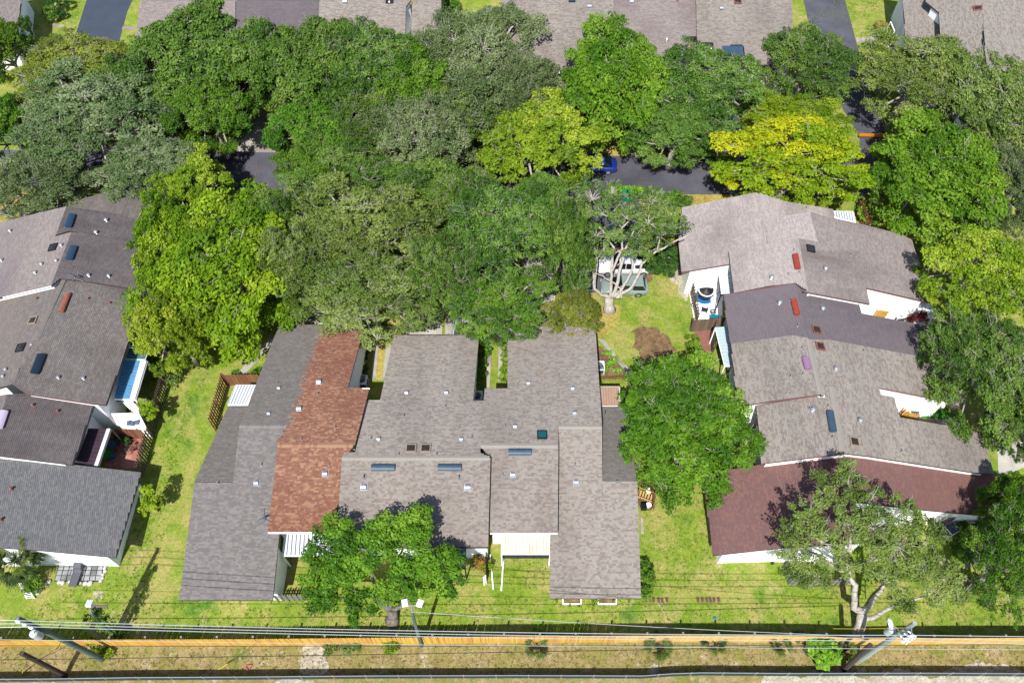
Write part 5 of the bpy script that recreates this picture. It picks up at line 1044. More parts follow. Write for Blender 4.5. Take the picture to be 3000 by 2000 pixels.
for x, y in ((1190, 755), (1225, 760), (1265, 750)):
    q = W(*tp(0, 2, [(x, y)])[0], 2.2); MB().box(q + Vector((0, 0, .12)), (.26, .3, .24)).box(q + Vector((0, .05, .28)), (.12, .12, .08)).build('meter_box', PS, t)
mb = MB(); P = [W(*p, 2.6) for p in tp(0, 2, [(1110, 540), (1215, 545), (1275, 615), (1185, 615)])]
t = empty('bay_roof', (P[0].x, P[0].y, 0), 'small grey leaning roof between the shade painted patio roof and the white wall block', 'bay roof'); MB().prism([(p.x, p.y) for p in P], 2.45, 2.6).build('roof', METALW, t)
MB().prism(inset(ccw([(p.x, p.y) for p in P]), [.1] * 4), 0, 2.44).build('wall', WHITE, t)

# ------------------------------------------------------------------ yards
def yard(name, q, z, m): sheet(name, q, z, m)
WP = mat('white_painted_concrete', (.8, .8, .79), (.72, .72, .71), .8, .8, raw=True)
yard('white_patio', tp(2, 1, [(1585, 900), (2010, 850), (2060, 1140), (1930, 1200), (1935, 1450), (1680, 1455), (1660, 1300)]), .03, WP)
yard('white_patio', tp(3, 1, [(840, 1205), (1500, 1215), (1540, 1300), (1480, 1420), (1300, 1420), (840, 1320)]), .03, WP)
yard('white_patio', tp(3, 2, [(1020, 425), (1660, 545), (1610, 620), (1390, 625), (1180, 560)]), .03, WP)
yard('turf_patch', tp(3, 2, [(1300, 625), (1610, 620), (1760, 690), (1640, 720), (1390, 700)]), .04, mat('green_turf', (84, 150, 30), (64, 128, 22), 6, bump=.4))
BR = mat('brick_paving', (190, 124, 108), (168, 104, 90), 2, .9, c3=(204, 146, 130), s3=.8)
def pavers(label, quad, nu, nv, m, z=.02, gap=.06, name='paving', piece='paver', tilt=.0, miss=(), th=.05, cat='paving', stag=False):
    Q = [W(p[0], p[1], 0) for p in quad]; root = empty(name, Q[0], label, cat); o0 = origin(root)
    for j in range(nv):
        for i in range(nu):
            if (i, j) in miss: continue
            sh = .5 if stag and j % 2 else 0
            u0, u1, v0, v1 = (i + sh + gap / 2) / nu, (i + 1 + sh - gap / 2) / nu, (j + gap / 2) / nv, (j + 1 - gap / 2) / nv
            u1 = min(u1, 1)
            f = lambda u, v: Q[0].lerp(Q[1], u).lerp(Q[3].lerp(Q[2], u), v)
            h = z + random.uniform(-.006, .006); mb = MB(); P = [f(u0, v0), f(u1, v0), f(u1, v1), f(u0, v1)]; mb.prism(ccw([(p.x, p.y) for p in P]), h, h + th); mb.build(piece, m, root)
    return root
PV = mat('grey_concrete_paver', (186, 188, 188), (160, 162, 164), 1.1, .9, c3=(120, 122, 122), s3=.7)
pavers('grid of square grey concrete pavers below the white end wall, bottom left', tp(0, 3, [(545, 488), (955, 488), (930, 630), (505, 630)]), 8, 3, PV, gap=.15, z=.03)
sheet('paver_bed', tp(0, 3, [(540, 482), (965, 482), (940, 638), (498, 638)]), .026, mat('dark_joint_soil', (74, 74, 66), (58, 58, 50), 3))
pavers('brick paved yard with the bicycle, left row', tp(0, 2, [(1010, 870), (1330, 885), (1265, 1180), (960, 1150)]), 14, 12, BR, piece='brick_slab', z=.01, gap=.03)
pavers('red brick path below the white yard', tp(2, 1, [(1665, 1460), (1835, 1455), (1840, 1680), (1700, 1680)]), 10, 12, mat('red_brick', (170, 116, 104), (150, 98, 88), 3), piece='brick', z=.01, gap=.08, stag=True)
ST = mat('white_stone', (226, 220, 212), (204, 196, 186), 3, .9, .3, 20)
random.seed(5)
sm = None
for k, (x, y, s) in enumerate(((455, 640, 1), (425, 665, .8), (405, 680, .8), (548, 645, 1), (582, 650, 1), (643, 640, .9), (690, 645, 1), (738, 652, .9), (790, 656, 1.1), (832, 655, 1.2), (928, 632, .9), (945, 605, .8), (950, 575, .9), (968, 545, .9), (968, 515, 1.0), (975, 492, .9), (368, 715, 1.3), (352, 740, 1.2))):
    if sm is None:
        m = MB(); m.lathe((0, 0, 0), [(.1, 0), (.16, .05), (.15, .12), (.07, .17)], 7); sm = m.mesh('stone', ST, smooth=False)
    o = link_mesh(sm, 'border_stone'); o.location = W(*tp(0, 3, [(x, y)])[0]); o.rotation_euler = (random.uniform(-.1, .1), random.uniform(-.1, .1), random.random() * 6); o.scale = (s * random.uniform(.8, 1.2), s, s)
    tag(o, 'white border stone around the grey paver patio, bottom left', 'stone', 'white stones edging the paver patio')
BK = mat('dark_red_stepping_brick', (132, 84, 84), (112, 76, 80), 4)
for q, g, lab in ((((1235, 800), (1268, 800), (1300, 800), (1347, 805), (1380, 808), (1422, 803)), 'left', 'dark red stepping brick in the left row of six, right of the middle row'), (((1708, 800), (1748, 800), (1790, 803), (1822, 803), (1855, 803), (1898, 800)), 'right', 'dark red stepping brick in the right row of six, on the lawn')):
    for x, y in q:
        p = W(*tp(2, 3, [(x, y)])[0]); lab_ = lab.replace('dark red', 'dark red', 1); k_ = [u[0] for u in q].index(x); lab_ = ['leftmost', 'second from the left', 'third from the left', 'fourth from the left', 'fifth from the left', 'rightmost'][k_] + ' dark red stepping brick of the %s six on the lawn' % g
        o = recenter(MB().box((p.x, p.y, .03), (.19, .36, .06), random.uniform(-.08, .08), taper=.92).build('stepping_brick', BK)); tag(o, lab_, 'brick', 'stepping bricks, %s row' % g)
for x, lab in ((466, 'white framed flower bed below the right end townhouse, left one'), (790, 'white framed flower bed below the right end townhouse, right one')):
    P = [W(*p) for p in tp(2, 3, [(x, 720), (x + 166, 720), (x + 166, 845), (x, 845)])]; t = empty('flower_bed', P[0], lab, 'flower bed', 'white framed flower beds')
    for i in range(4): MB().beam(P[i] + Vector((0, 0, .1)), P[(i + 1) % 4] + Vector((0, 0, .1)), .07, .2 + .004 * i).build('board', TRIM, t)
    MB().prism(ccw([(p.x, p.y) for p in P]), .02, .1).build('soil', MULCH, t)
    rng = np.random.default_rng(int(x)); c = sum(P, Vector()) / 4 - P[0]; pf = np.array([(c.x + rng.uniform(-1.8, 1.8), c.y + rng.uniform(-.6, .7), .22, .16) for _ in range(14)]); me = leaves_mesh('foliage', pf, 16, .06, int(x)); me.materials.append(leafmat('green')); link_mesh(me, 'foliage', t)
# loose things in the yards and on the lawn
def hot_tub(px, py):
    c = W(px, py, .35); r = empty('hot_tub', (c.x, c.y, 0), 'round hot tub with a black ringed cover and a white rim in the white yard', 'hot tub'); x, y = c.x, c.y
    MB().lathe((x, y, .05), [(.70, 0), (.76, .2), (.75, .5), (.70, .6), (.6, .62)], 28).build('shell', mat('black_vinyl', (46, 46, 54), rough=.5), r, smooth=True)
    MB().lathe((x, y, .64), [(.70, 0), (.74, .05), (.68, .08), (.64, .08)], 28).build('rim', TRIM, r)
    MB().lathe((x, y, .73), [(.65, 0), (.65, .07), (.54, .1), (.52, .06), (.43, .13), (.41, .09), (.32, .16), (.3, .12), (.21, .19), (.19, .15), (.1, .22), (.09, .18), (.03, .24)], 28).build('cover', mat('dark_ringed_cover', (38, 38, 44), rough=.55, spec=.3), r)
    MB().lathe((x - .12, y - .18, .035), [(.9, 0), (.9, .03), (.4, .03)], 28).build('groundsheet', mat('blue_tarpaulin', (28, 120, 190), rough=.5), r)
hot_tub(*T(2, 1, 1778, 1118))
q = W(*T(2, 1, 1835, 1190)); t = empty('pump', q, 'white filter pump beside the hot tub', 'pump'); MB().lathe(q, [(.16, 0), (.16, .35), (.08, .4)], 12).build('body', TRIM, t); MB().tube([q + Vector((0, 0, .2)), q + Vector((-.3, .1, .1)), q + Vector((-.5, .25, .2))], .04, 6).build('hose', DARK, t)
q = W(*T(2, 1, 1665, 1240)); o = recenter(MB().lathe(q, [(.12, 0), (.2, .12), (.22, .14), (.2, .02)], 10).build('bowl', mat('blue_plastic', (30, 110, 200), rough=.4))); tag(o, 'small blue bowl at the fence of the white yard', 'bowl')
def chair(px, py, rz, label, m=DARK, s=1.0, w_=.5, L=.5, back=.9):
    c = W(px, py); r = empty('patio_chair', c, label, 'chair'); M = Matrix.Translation(c) @ Matrix.Rotation(rz, 4, 'Z') @ Matrix.Scale(s, 4)
    for i in range(5): MB().box((0, -L / 2 + L * (i + .5) / 5, .42), (w_, L / 5 * .6, .03), M=M).build('seat_slat', m, r)
    for i in range(4): MB().box((-w_ / 2 + w_ * (i + .5) / 4, L / 2 + .05, .68), (.05, .03, .45), M=M).build('back_slat', m, r)
    for a in (-1, 1):
        for b in (-1, 1): MB().box((a * w_ / 2, b * L / 2, .21), (.04, .04, .42), M=M).build('leg', m, r)
        MB().beam(M @ Vector((a * w_ / 2, -L / 2, .62)), M @ Vector((a * w_ / 2, L / 2 + .06, .64)), .05, .03).build('armrest', m, r)
    return r
chair(*T(2, 1, 1762, 1300), 2.9, 'dark metal slatted chair in the white yard, the larger and left one', DARK, .95); chair(*T(2, 1, 1840, 1325), .1, 'dark metal chair in the white yard, the smaller and right one', DARK, .75)
o = recenter(MB().box(W(*T(2, 1, 1850, 1362)) + Vector((0, 0, .2)), (.75, .3, .4)).box(W(*T(2, 1, 1850, 1362)) + Vector((0, 0, .42)), (.8, .34, .05)).build('storage_box', mat('teal_plastic', (20, 130, 150), rough=.5))); tag(o, 'teal storage box at the fence of the white yard', 'box')
chair(*T(2, 2, 1220, 1440), 1.2, 'yellow wooden slatted lounge chair in the fenced bed right of the middle row', mat('yellow_wood', (220, 180, 110)), 1.2, .6, .9)
o = recenter(MB().box(W(*T(2, 2, 1240, 1390)) + Vector((0, 0, .45)), (.35, .5, .12), .1).build('cushion', TRIM)); tag(o, 'white cushion on the yellow chair in the fenced bed', 'cushion')
q = W(*T(2, 2, 1205, 1530)); t = empty('planter', q, 'black square planter at the end of the fenced bed', 'planter'); MB().box(q + Vector((0, 0, .25)), (.42, .42, .5)).build('pot', BLACKP, t)
q = W(*T(2, 2, 1250, 1515)); o = recenter(MB().lathe(q, [(.15, 0), (.2, .3), (.22, .32), (.18, .3), (.14, .05)], 12).build('plant_pot', TRIM)); tag(o, 'white plant pot beside the black planter', 'pot')
# lounge chair on the paver patio
q = W(*T(0, 3, 705, 575), .3); t = empty('lounge_chair', (q.x, q.y, 0), 'dark grey reclining lounge chair on the grey paver patio', 'lounge chair'); LG = mat('dark_grey_sling', (96, 98, 106), rough=.7)
M = Matrix.Translation((q.x, q.y, 0)) @ Matrix.Rotation(-.06, 4, 'Z')
MB().box((0, -.35, .34), (.55, 1.0, .04), M=M).build('seat', LG, t); MB().beam(M @ Vector((0, .15, .34)), M @ Vector((0, .75, .75)), .5, .04).build('backrest', LG, t)
for a in (-1, 1):
    MB().tube([M @ Vector((a * .3, -.8, .3)), M @ Vector((a * .3, .2, .34)), M @ Vector((a * .3, .75, .72))], .02, 6).build('side_rail', DARK, t)
    for b in (-.7, .15): MB().tube([M @ Vector((a * .3, b, .3)), M @ Vector((a * .34, b, 0))], .018, 6).build('leg', DARK, t)
    MB().beam(M @ Vector((a * .36, -.1, .55)), M @ Vector((a * .36, .3, .58)), .07, .03).build('armrest', LG, t)
# ladder lying by the palm
t = empty('ladder', W(*T(0, 3, 240, 720)), 'white aluminium ladder lying on the lawn under the fan palm', 'ladder')
A, B_, C_, D_ = [W(*p, .15) for p in tp(0, 3, [(175, 650), (225, 645), (318, 790), (248, 795)])]
MB().beam(A, D_, .05, .08).build('side_rail', TRIM, t); MB().beam(B_, C_, .05, .08).build('side_rail', TRIM, t)
for i in range(10): k = (i + .4) / 10; MB().beam(A.lerp(D_, k), B_.lerp(C_, k), .035, .035).build('rung', TRIM, t)
# bicycle
def bicycle(px, py, rz, label):
    c = W(px, py, .5); r = empty('bicycle', (c.x, c.y, 0), label, 'bicycle'); M = Matrix.Translation((c.x, c.y, 0)) @ Matrix.Rotation(rz, 4, 'Z') @ Matrix.Rotation(R(-28), 4, 'X')
    def ring(cx, m_, rad, th): return [M @ Vector((cx + rad * math.cos(a), 0, .36 + rad * math.sin(a))) for a in np.linspace(0, 2 * math.pi, 25)]
    for cx in (-.55, .55):
        w_ = MB().tube(ring(cx, 0, .34, 0), .028, 6).build('wheel', RUBBER, r); s = MB()
        for k in range(10): a = k * math.pi / 5; s.tube([M @ Vector((cx, 0, .36)), M @ Vector((cx + .33 * math.cos(a), 0, .36 + .33 * math.sin(a)))], .006, 3)
        s.build('spokes', ALU, w_, kind='stuff')
    f = MB()
    for a, b in (((-.55, 0, .36), (-.2, 0, .85)), ((-.2, 0, .85), (.38, 0, .88)), ((.38, 0, .92), (.55, 0, .36)), ((-.05, 0, .33), (.38, 0, .82)), ((-.05, 0, .33), (-.2, 0, .88)), ((-.55, 0, .36), (-.05, 0, .33))): f.tube([M @ Vector(a), M @ Vector(b)], .022, 6)
    f.build('frame', BLACKP, r); MB().box((-.2, 0, .95), (.26, .13, .06), M=M).build('saddle', BLACKP, r)
    MB().tube([M @ Vector((.3, -.28, 1.02)), M @ Vector((.4, 0, .98)), M @ Vector((.3, .28, 1.02))], .018, 6).build('handlebar', BLACKP, r); MB().lathe((0, 0, 0), [(.1, -.01), (.1, .01)], 12, M=M @ Matrix.Translation((-.05, .06, .33)) @ Matrix.Rotation(R(90), 4, 'X')).build('chainring', DARK, r)
bicycle(*T(0, 2, 1228, 1000), .25, 'black bicycle standing in the brick yard of the left row')
q = W(*T(0, 2, 1050, 985)); t = empty('table', q, 'dark table in the shade of the brick yard', 'table'); MB().box(q + Vector((0, 0, .72)), (.9, .7, .04)).build('table_top', mat('slate_top', (60, 84, 104)), t)
for a in (-.38, .38):
    for b in (-.28, .28): MB().box(q + Vector((a, b, .35)), (.05, .05, .7)).build('leg', DARK, t)
q = W(*T(0, 2, 1000, 1040)); o = recenter(MB().lathe(q, [(.3, 0), (.42, .3), (.46, .32), (.4, .2)], 14).build('paddling_pool', mat('bright_green_plastic', (60, 170, 60), rough=.4))); tag(o, 'green plastic tub under the edge of the dark patio roof', 'tub')
q = W(*T(0, 2, 1045, 1065)); o = recenter(MB().lathe(q, [(.14, 0), (.18, .3), (.15, .3)], 12).build('bucket', mat('blue_plastic', (30, 110, 200)))); tag(o, 'blue bucket in the shaded brick yard', 'bucket')
bush('pot_plant', 'dark green plant in the shade of the brick yard', [T(0, 2, 1130, 920) + (.5, .4), T(0, 2, 1090, 905) + (.4, .35)], 'darkgreen', 90)
bush('shrub', 'light plants along the inside of the left row picket fence', [T(0, 2, 1440, 300) + (.5, .35), T(0, 2, 1400, 400) + (.4, .35)], 'lime', 91, per=26)
def ac(px, py, label, rz=0.0, s=1.0):
    c = W(px, py, .7 * s); r = empty('air_conditioner', (c.x, c.y, 0), label, 'air conditioner', 'air conditioners beside the houses'); x, y = c.x, c.y; k = .4 * s
    M = Matrix.Translation((x, y, 0)) @ Matrix.Rotation(rz, 4, 'Z')
    MB().box((0, 0, .04), (1.0 * s, 1.0 * s, .08), M=M).build('base', CONC, r)
    MB().box((0, 0, .40 * s + .05), (.82 * s, .82 * s, .7 * s), M=M).build('body', mat('grey_coil', (92, 98, 104), (70, 76, 82), 8, stretch=(8, 8, .5)), r)
    for a in (-1, 1):
        for b in (-1, 1): MB().box((a * .41 * s, b * .41 * s, .42 * s), (.06, .06, .74 * s), M=M).build('corner', METALW, r)
    top = MB(); n = 20; z = .8 * s; vi = []
    vs = [(-.45 * s, -.45 * s, z), (.45 * s, -.45 * s, z), (.45 * s, .45 * s, z), (-.45 * s, .45 * s, z)] + [(.34 * s * math.cos(2 * math.pi * i / n - 3 * math.pi / 4), .34 * s * math.sin(2 * math.pi * i / n - 3 * math.pi / 4), z) for i in range(n)]
    fs = []
    for q in range(4):
        for i in range(n // 4): fs.append((q, 4 + (q * 5 + i + 1) % n, 4 + (q * 5 + i) % n))
        fs.append((q, (q + 1) % 4, 4 + (q * 5 + 5) % n))
    vs += [(v[0], v[1], z - .09) for v in vs[:4]]; fs += [(0, 24, 25, 1), (1, 25, 26, 2), (2, 26, 27, 3), (3, 27, 24, 0)]
    top.add([M @ Vector(v) for v in vs], fs); top.build('top_cover', METALW, r)
    fan = MB(); fan.lathe((0, 0, z - .10), [(.07 * s, 0), (.07 * s, .05)], 10, M=M)
    for i in range(4):
        a = i * math.pi / 2; fan.add([M @ Vector((rr * s * math.cos(a + t), rr * s * math.sin(a + t), z - .08 + t * .05)) for rr, t in ((.07, 0), (.31, -.1), (.31, .6), (.07, .5))], [(0, 1, 2, 3)])
    fan.build('fan', ALU, r); g = MB()
    for i in range(10): rr = .34 * s * (i + .5) / 10; g.tube([M @ Vector((rr * math.cos(a), rr * math.sin(a), z + .012)) for a in np.linspace(0, 2 * math.pi, 17)], .005, 3, cap=False)
    g.build('grille', ALU, r, kind='stuff'); return r
ac(*T(1, 2, 970, 355), 'air conditioner in the shaded recess of the orange roofed townhouse'); ac(*T(3, 1, 1215, 1320), 'air conditioner beside the red cordyline in the white yard', .1); ac(*T(3, 2, 1345, 645), 'air conditioner between the orange fence and the green turf', .1)
ac(*T(2, 2, 800, 225), 'air conditioner half under the eave of the right end townhouse', 0); ac(*T(3, 3, 1690, 150), 'air conditioner below the white wall, behind the forked oak', .5, .9); ac(*T(1, 2, 2030, 500), 'air conditioner in the dark recess of the wide middle townhouse')
# satellite dishes
def dish(p, rz, label, root_plane=None):
    r = empty('satellite_dish', p, label, 'satellite dish', 'satellite dishes'); M = Matrix.Translation(p + Vector((0, 0, .75))) @ Matrix.Rotation(rz, 4, 'Z') @ Matrix.Rotation(R(55), 4, 'X')
    b = MB(); pr = [(.02, 0), (.15, .012), (.3, .05), (.4, .095)]; b.lathe((0, 0, 0), pr[::-1][:1] + pr[::-1][1:], 18, M=M @ Matrix.Scale(-1, 4, (0, 0, 1))); b.build('reflector', mat('grey_dish', (150, 154, 162), rough=.4), r, smooth=False)
    MB().tube([p, p + Vector((0, 0, .45)), M @ Vector((0, 0, 0))], .028, 6).build('mast', ALU, r); MB().tube([M @ Vector((0, -.38, 0)), M @ Vector((0, -.2, .45)), M @ Vector((0, -.02, .5))], .018, 5).build('feed_arm', ALU, r)
    for s_ in (-.5, .5): MB().tube([p + Vector((s_, -.1, .02)), p + Vector((0, 0, .4))], .016, 5).build('brace', ALU, r)
    return r
dish(PCe.hit(*T(0, 1, 715, 1010)), 2.6, 'grey satellite dish at the ridge of the purple grey left row roof'); dish(PBc.hit(*T(0, 1, 75, 425)) + Vector((0, 0, 0)), 2.4, 'satellite dish at the upper left edge of the purple grey roof')
dish(S1.hit(*T(1, 3, 80, 85)), 3.6, 'satellite dish on the grey end roof beside the orange red roof')

# ------------------------------------------------------------------ cars
def car(px, py, rz, paint, label, kind='sedan', L=4.5, Wd=1.8, cat='car'):
    c = W(px, py, .6); r = empty('parked_car', (c.x, c.y, 0), label, cat, 'cars parked by the houses'); M = Matrix.Translation((c.x, c.y, 0)) @ Matrix.Rotation(rz, 4, 'Z')
    pm = mat('paint_' + paint[0], paint[1], rough=.22, spec=.7); pm.node_tree.nodes['Principled BSDF'].inputs['Coat Weight'].default_value = .6
    low = [(-.5, .45, .72, .84), (-.47, .3, .86, .95), (-.3, .24, .93, 1.0), (0, .22, .94, 1.0), (.28, .24, .9, 1.0), (.44, .28, .8, .96), (.5, .42, .66, .82)]
    if kind == 'hatch': low[0] = (-.5, .4, .9, .88)
    b = MB(); k = 0; rings = []
    for fx, z0, z1, wf in low:
        w_ = Wd / 2 * wf; rings.append([(fx * L, -w_ * .9, z0), (fx * L, -w_, z0 + .18), (fx * L, -w_ * .97, z1 - .08), (fx * L, -w_ * .82, z1), (fx * L, 0, z1 + .03), (fx * L, w_ * .82, z1), (fx * L, w_ * .97, z1 - .08), (fx * L, w_, z0 + .18), (fx * L, w_ * .9, z0)])
    vs = [v for rg in rings for v in rg]; n = 9; fs = [(i * n + j, i * n + j + 1, (i + 1) * n + j + 1, (i + 1) * n + j) for i in range(len(rings) - 1) for j in range(n - 1)] + [tuple(range(n))[::-1], tuple((len(rings) - 1) * n + j for j in range(n))] + [(i * n + n - 1, i * n, (i + 1) * n, (i + 1) * n + n - 1) for i in range(len(rings) - 1)]
    b.add([M @ Vector(v) for v in vs], fs); b.build('body', pm, r, smooth=True)
    if kind == 'pickup': cab = [(-.12, .93, 0), (-.09, 1.62, .1), (.12, 1.68, .12), (.24, .95, .0)]
    elif kind == 'hatch': cab = [(-.46, .9, 0), (-.38, 1.42, .12), (.06, 1.5, .14), (.26, .92, 0)]
    else: cab = [(-.38, .92, 0), (-.2, 1.36, .14), (.07, 1.42, .15), (.26, .92, 0)]
    g = MB(); vs = []
    for fx, z, ins in cab:
        w_ = Wd / 2 * .86 - ins * 1.1; vs += [(fx * L, -w_, z), (fx * L, w_, z)]
    g.add([M @ Vector(v) for v in vs], [(0, 1, 3, 2), (2, 3, 5, 4), (4, 5, 7, 6), (0, 2, 4, 6), (1, 7, 5, 3), (0, 6, 7, 1)]); g.build('window_glass', GLASS, r)
    t = MB(); a, b2 = cab[1], cab[2]; w1, w2 = Wd / 2 * .86 - a[2] * 1.1 + .02, Wd / 2 * .86 - b2[2] * 1.1 + .02
    vs = [(a[0] * L - .04, -w1, a[1] - .02), (b2[0] * L + .04, -w2, b2[1] - .02), (b2[0] * L + .04, w2, b2[1] - .02), (a[0] * L - .04, w1, a[1] - .02)]; vs += [(v[0], v[1] * .93, v[2] + .05) for v in vs]
    t.add([M @ Vector(v) for v in vs], [(3, 2, 1, 0), (4, 5, 6, 7), (0, 1, 5, 4), (1, 2, 6, 5), (2, 3, 7, 6), (3, 0, 4, 7)]); t.build('car_roof', pm, r)
    for s_ in (-1, 1):
        for (f0, z0, i0), (f1, z1, i1) in ((cab[0], cab[1]), (cab[2], cab[3])): MB().beam(M @ Vector((f0 * L, s_ * (Wd / 2 * .86 - i0 * 1.1), z0)), M @ Vector((f1 * L, s_ * (Wd / 2 * .86 - i1 * 1.1), z1)), .07, .05).build('pillar', pm, r)
        f = (cab[1][0] + cab[2][0]) / 2 * L; MB().beam(M @ Vector((f, s_ * Wd / 2 * .86, .93)), M @ Vector((f, s_ * (Wd / 2 * .86 - .13), cab[1][1])), .06, .05).build('pillar', pm, r)
        for fx in (-.3, .31):
            wm = M @ Matrix.Translation((fx * L, s_ * (Wd / 2 - .1), .33)) @ Matrix.Rotation(R(90), 4, 'X'); w_ = MB().lathe((0, 0, 0), [(.2, -.11), (.3, -.11), (.33, -.07), (.33, .07), (.3, .11), (.2, .11)], 18, M=wm).build('wheel', RUBBER, r); MB().lathe((0, 0, 0), [(.2, -.115), (.2, .115), (.05, .125)], 12, M=wm).lathe((0, 0, 0), [(.2, .115), (.2, -.115), (.05, -.125)], 12, M=wm).build('rim', ALU, w_)
        MB().box((L * .488, s_ * Wd * .33, .62), (.08, .32, .13), M=M).build('headlight', mat('lamp_lens', (226, 232, 236), rough=.1), r); MB().box((-L * .492, s_ * Wd * .36, .74), (.06, .3, .14), M=M).build('tail_light', mat('red_lens', (170, 20, 24), rough=.2), r)
        MB().box((L * .2, s_ * (Wd / 2 + .08), .95), (.14, .18, .12), M=M).build('wing_mirror', pm, r)
    if kind == 'pickup': MB().box((-L * .31, 0, .9), (L * .32, Wd * .78, .1), M=M).build('truck_bed', DARK, r)
    return r
car(1742, 482, R(180), ('deep_blue', (30, 54, 150)), 'deep blue sedan parked on the street under the lime green tree')
car(1828, 838, R(180), ('silver_green', (150, 166, 160)), 'silver green hatchback parked behind the white limbs of the bare oak', 'hatch', 4.2, 1.75)
car(1832, 775, R(180), ('white', (236, 236, 236)), 'white pickup truck beyond the silver green hatchback', 'pickup', 5.4, 1.95, 'pickup truck')
car(1356, 940, R(90), ('silver', (176, 180, 184)), 'silver sedan on the pale drive, nose against the wide middle townhouse')
car(830, 392, R(80), ('dark_red', (90, 16, 22)), 'dark red car glimpsed on a drive under the trees, upper left')
car(860, 615, R(10), ('charcoal', (44, 50, 56)), 'charcoal car in deep shade under the upper olive oak', 'hatch')
car(2150, 380, R(90), ('light_blue', (90, 130, 170)), 'light blue car glimpsed left of the yellow tree'); car(1790, 690, R(180), ('dark_green', (36, 76, 62)), 'dark green car in the shade beyond the white pickup')
q = T(2, 1, 995, 750); P = W(*q, 1.2)
t = empty('cargo', P + Vector((0, 0, -.15)), 'orange and yellow gear piled on the white pickup', 'gear'); MB().box(P + Vector((0, 0, 0)), (.5, .4, .3), .3).build('crate', mat('orange_plastic', (230, 120, 30)), t); MB().tube([P + Vector((-.5, -.2, .2)), P + Vector((.4, .25, .25))], .05, 6).build('pole', mat('yellow_plastic', (230, 190, 40)), t)
def bin_(px, py, label, m, s=1.0):
    c = W(px, py, .5); r = empty('wheelie_bin', (c.x, c.y, 0), label, 'bin', 'wheelie bins'); MB().box((c.x, c.y, .5), (.5, .6, .95), taper=1.12).build('body', m, r)
    MB().box((c.x, c.y, 1.02), (.62, .72, .08), taper=.9).build('lid', m, r)
    for a in (-.26, .26): MB().lathe((0, 0, 0), [(.1, -.03), (.1, .03)], 12, M=Matrix.Translation((c.x + a, c.y + .33, .1)) @ Matrix.Rotation(R(90), 4, 'Y')).build('wheel', RUBBER, r)
GB = mat('green_bin_plastic', (16, 140, 96), rough=.5)
bin_(*T(2, 1, 1035, 235), 'green wheelie bin at the kerb, left one of the pair', GB); bin_(*T(2, 1, 1075, 232), 'green wheelie bin at the kerb, right one of the pair', GB); bin_(*T(1, 0, 1670, 1335), 'teal green bin glimpsed under the trees near the upper centre', GB)
# barrier over the side road, garage details, porch details
P = [W(*p) for p in tp(3, 0, [(822, 1272), (1088, 1276)])]; t = empty('road_barrier', P[0], 'orange barrier beam across the side road', 'barrier'); OR = mat('orange_paint', (236, 150, 20), rough=.5)
MB().beam(P[0] + Vector((0, 0, .45)), P[1] + Vector((0, 0, .45)), .12, .3).build('beam', OR, t)
for k in (.04, .5, .96): q = P[0].lerp(P[1], k); MB().box(q + Vector((0, .1, .25)), (.12, .1, .5)).build('post', DARK, t)
def south_panel(root, a, b, z0, z1, m, name, y=-.05):
    A, B = Vector(a), Vector(b); MB().box(((A.x + B.x) / 2, A.y + y, (z0 + z1) / 2), (abs(B.x - A.x), .06, z1 - z0)).build(name, m, root)
BRD = mat('brown_garage_door', (112, 82, 72), (98, 72, 64), 1, stretch=(.2, 1, 12))
a = TS.hit(1667, 313); b_ = TS.hit(1727, 313)
for k in range(4): south_panel(t4, (a.x, a.y + .62, 0), (b_.x, a.y + .62, 0), .06 + k * .52, .06 + k * .52 + .49, BRD, 'garage_door_panel')
a = TS2.hit(2046, 124); b_ = TS2.hit(2088, 124); south_panel(t6, (a.x, a.y + .62, 0), (b_.x, a.y + .62, 0), .1, 2.6, mat('red_brown_door', (140, 62, 40)), 'door')
south_panel(t5, (TS.hit(2017, 107).x, TS.hit(2017, 107).y + .62, 0), (TS.hit(2040, 107).x, 0, 0), 1.6, 4.2, PT, 'porch_panel')
# white posts and rail on the patio by the wide middle townhouse
t = empty('post_fence', W(1425, 1700), 'white posts with dark mesh between them beside the orange croton', 'fence')
for x, y in ((1419, 1712), (1424, 1708)): p = W(x, y); MB().box(p + Vector((0, 0, .9)), (.09, .09, 1.8)).build('post', TRIM, t)
a, b_ = W(1425, 1622), W(1425, 1705); MB().beam(a + Vector((0, 0, .8)), b_ + Vector((0, 0, .8)), .04, 1.5).build('screen', DARK, t)
for (p, q, lab) in ((T(1, 3, 2150, 385), T(1, 3, 2180, 708), 'white rail lying on the lawn, left of the cream patio roof'), (T(1, 3, 2275, 415), T(1, 3, 2253, 720), 'white rail lying on the lawn below the cream patio roof')):
    o = MB(); A_, B2 = W(*p, .12), W(*q, .06); o.beam(A_, B2, .09, .09); o = recenter(o.build('white_rail', TRIM)); tag(o, lab, 'rail')
q = W(*T(2, 3, 1862, 970)); o = recenter(MB().lathe(q, [(.12, 0), (.12, .05), (.04, .08)], 12).build('valve_cover', mat('teal_plastic', (20, 130, 150)))); tag(o, 'small teal valve cover on the lawn by the fence shadow', 'valve cover')
P = [W(*p) for p in tp(0, 3, [(808, 850), (985, 855), (990, 885), (800, 885)])]; o = recenter(MB().prism(ccw([(p.x, p.y) for p in P]), 0.0, .05).build('doormat', mat('brown_mat', (128, 112, 108)))); tag(o, 'flat grey brown slab on the lawn under the lamp head, bottom left', 'slab')
P = [W(*p) for p in tp(2, 3, [(1183, 50), (1200, 52), (1213, 198), (1183, 198)])]; o = recenter(MB().prism(ccw([(p.x, p.y) for p in P]), 0.0, .06).build('concrete_slab', CONC)); tag(o, 'narrow pale concrete slab against the right end townhouse wall', 'slab')
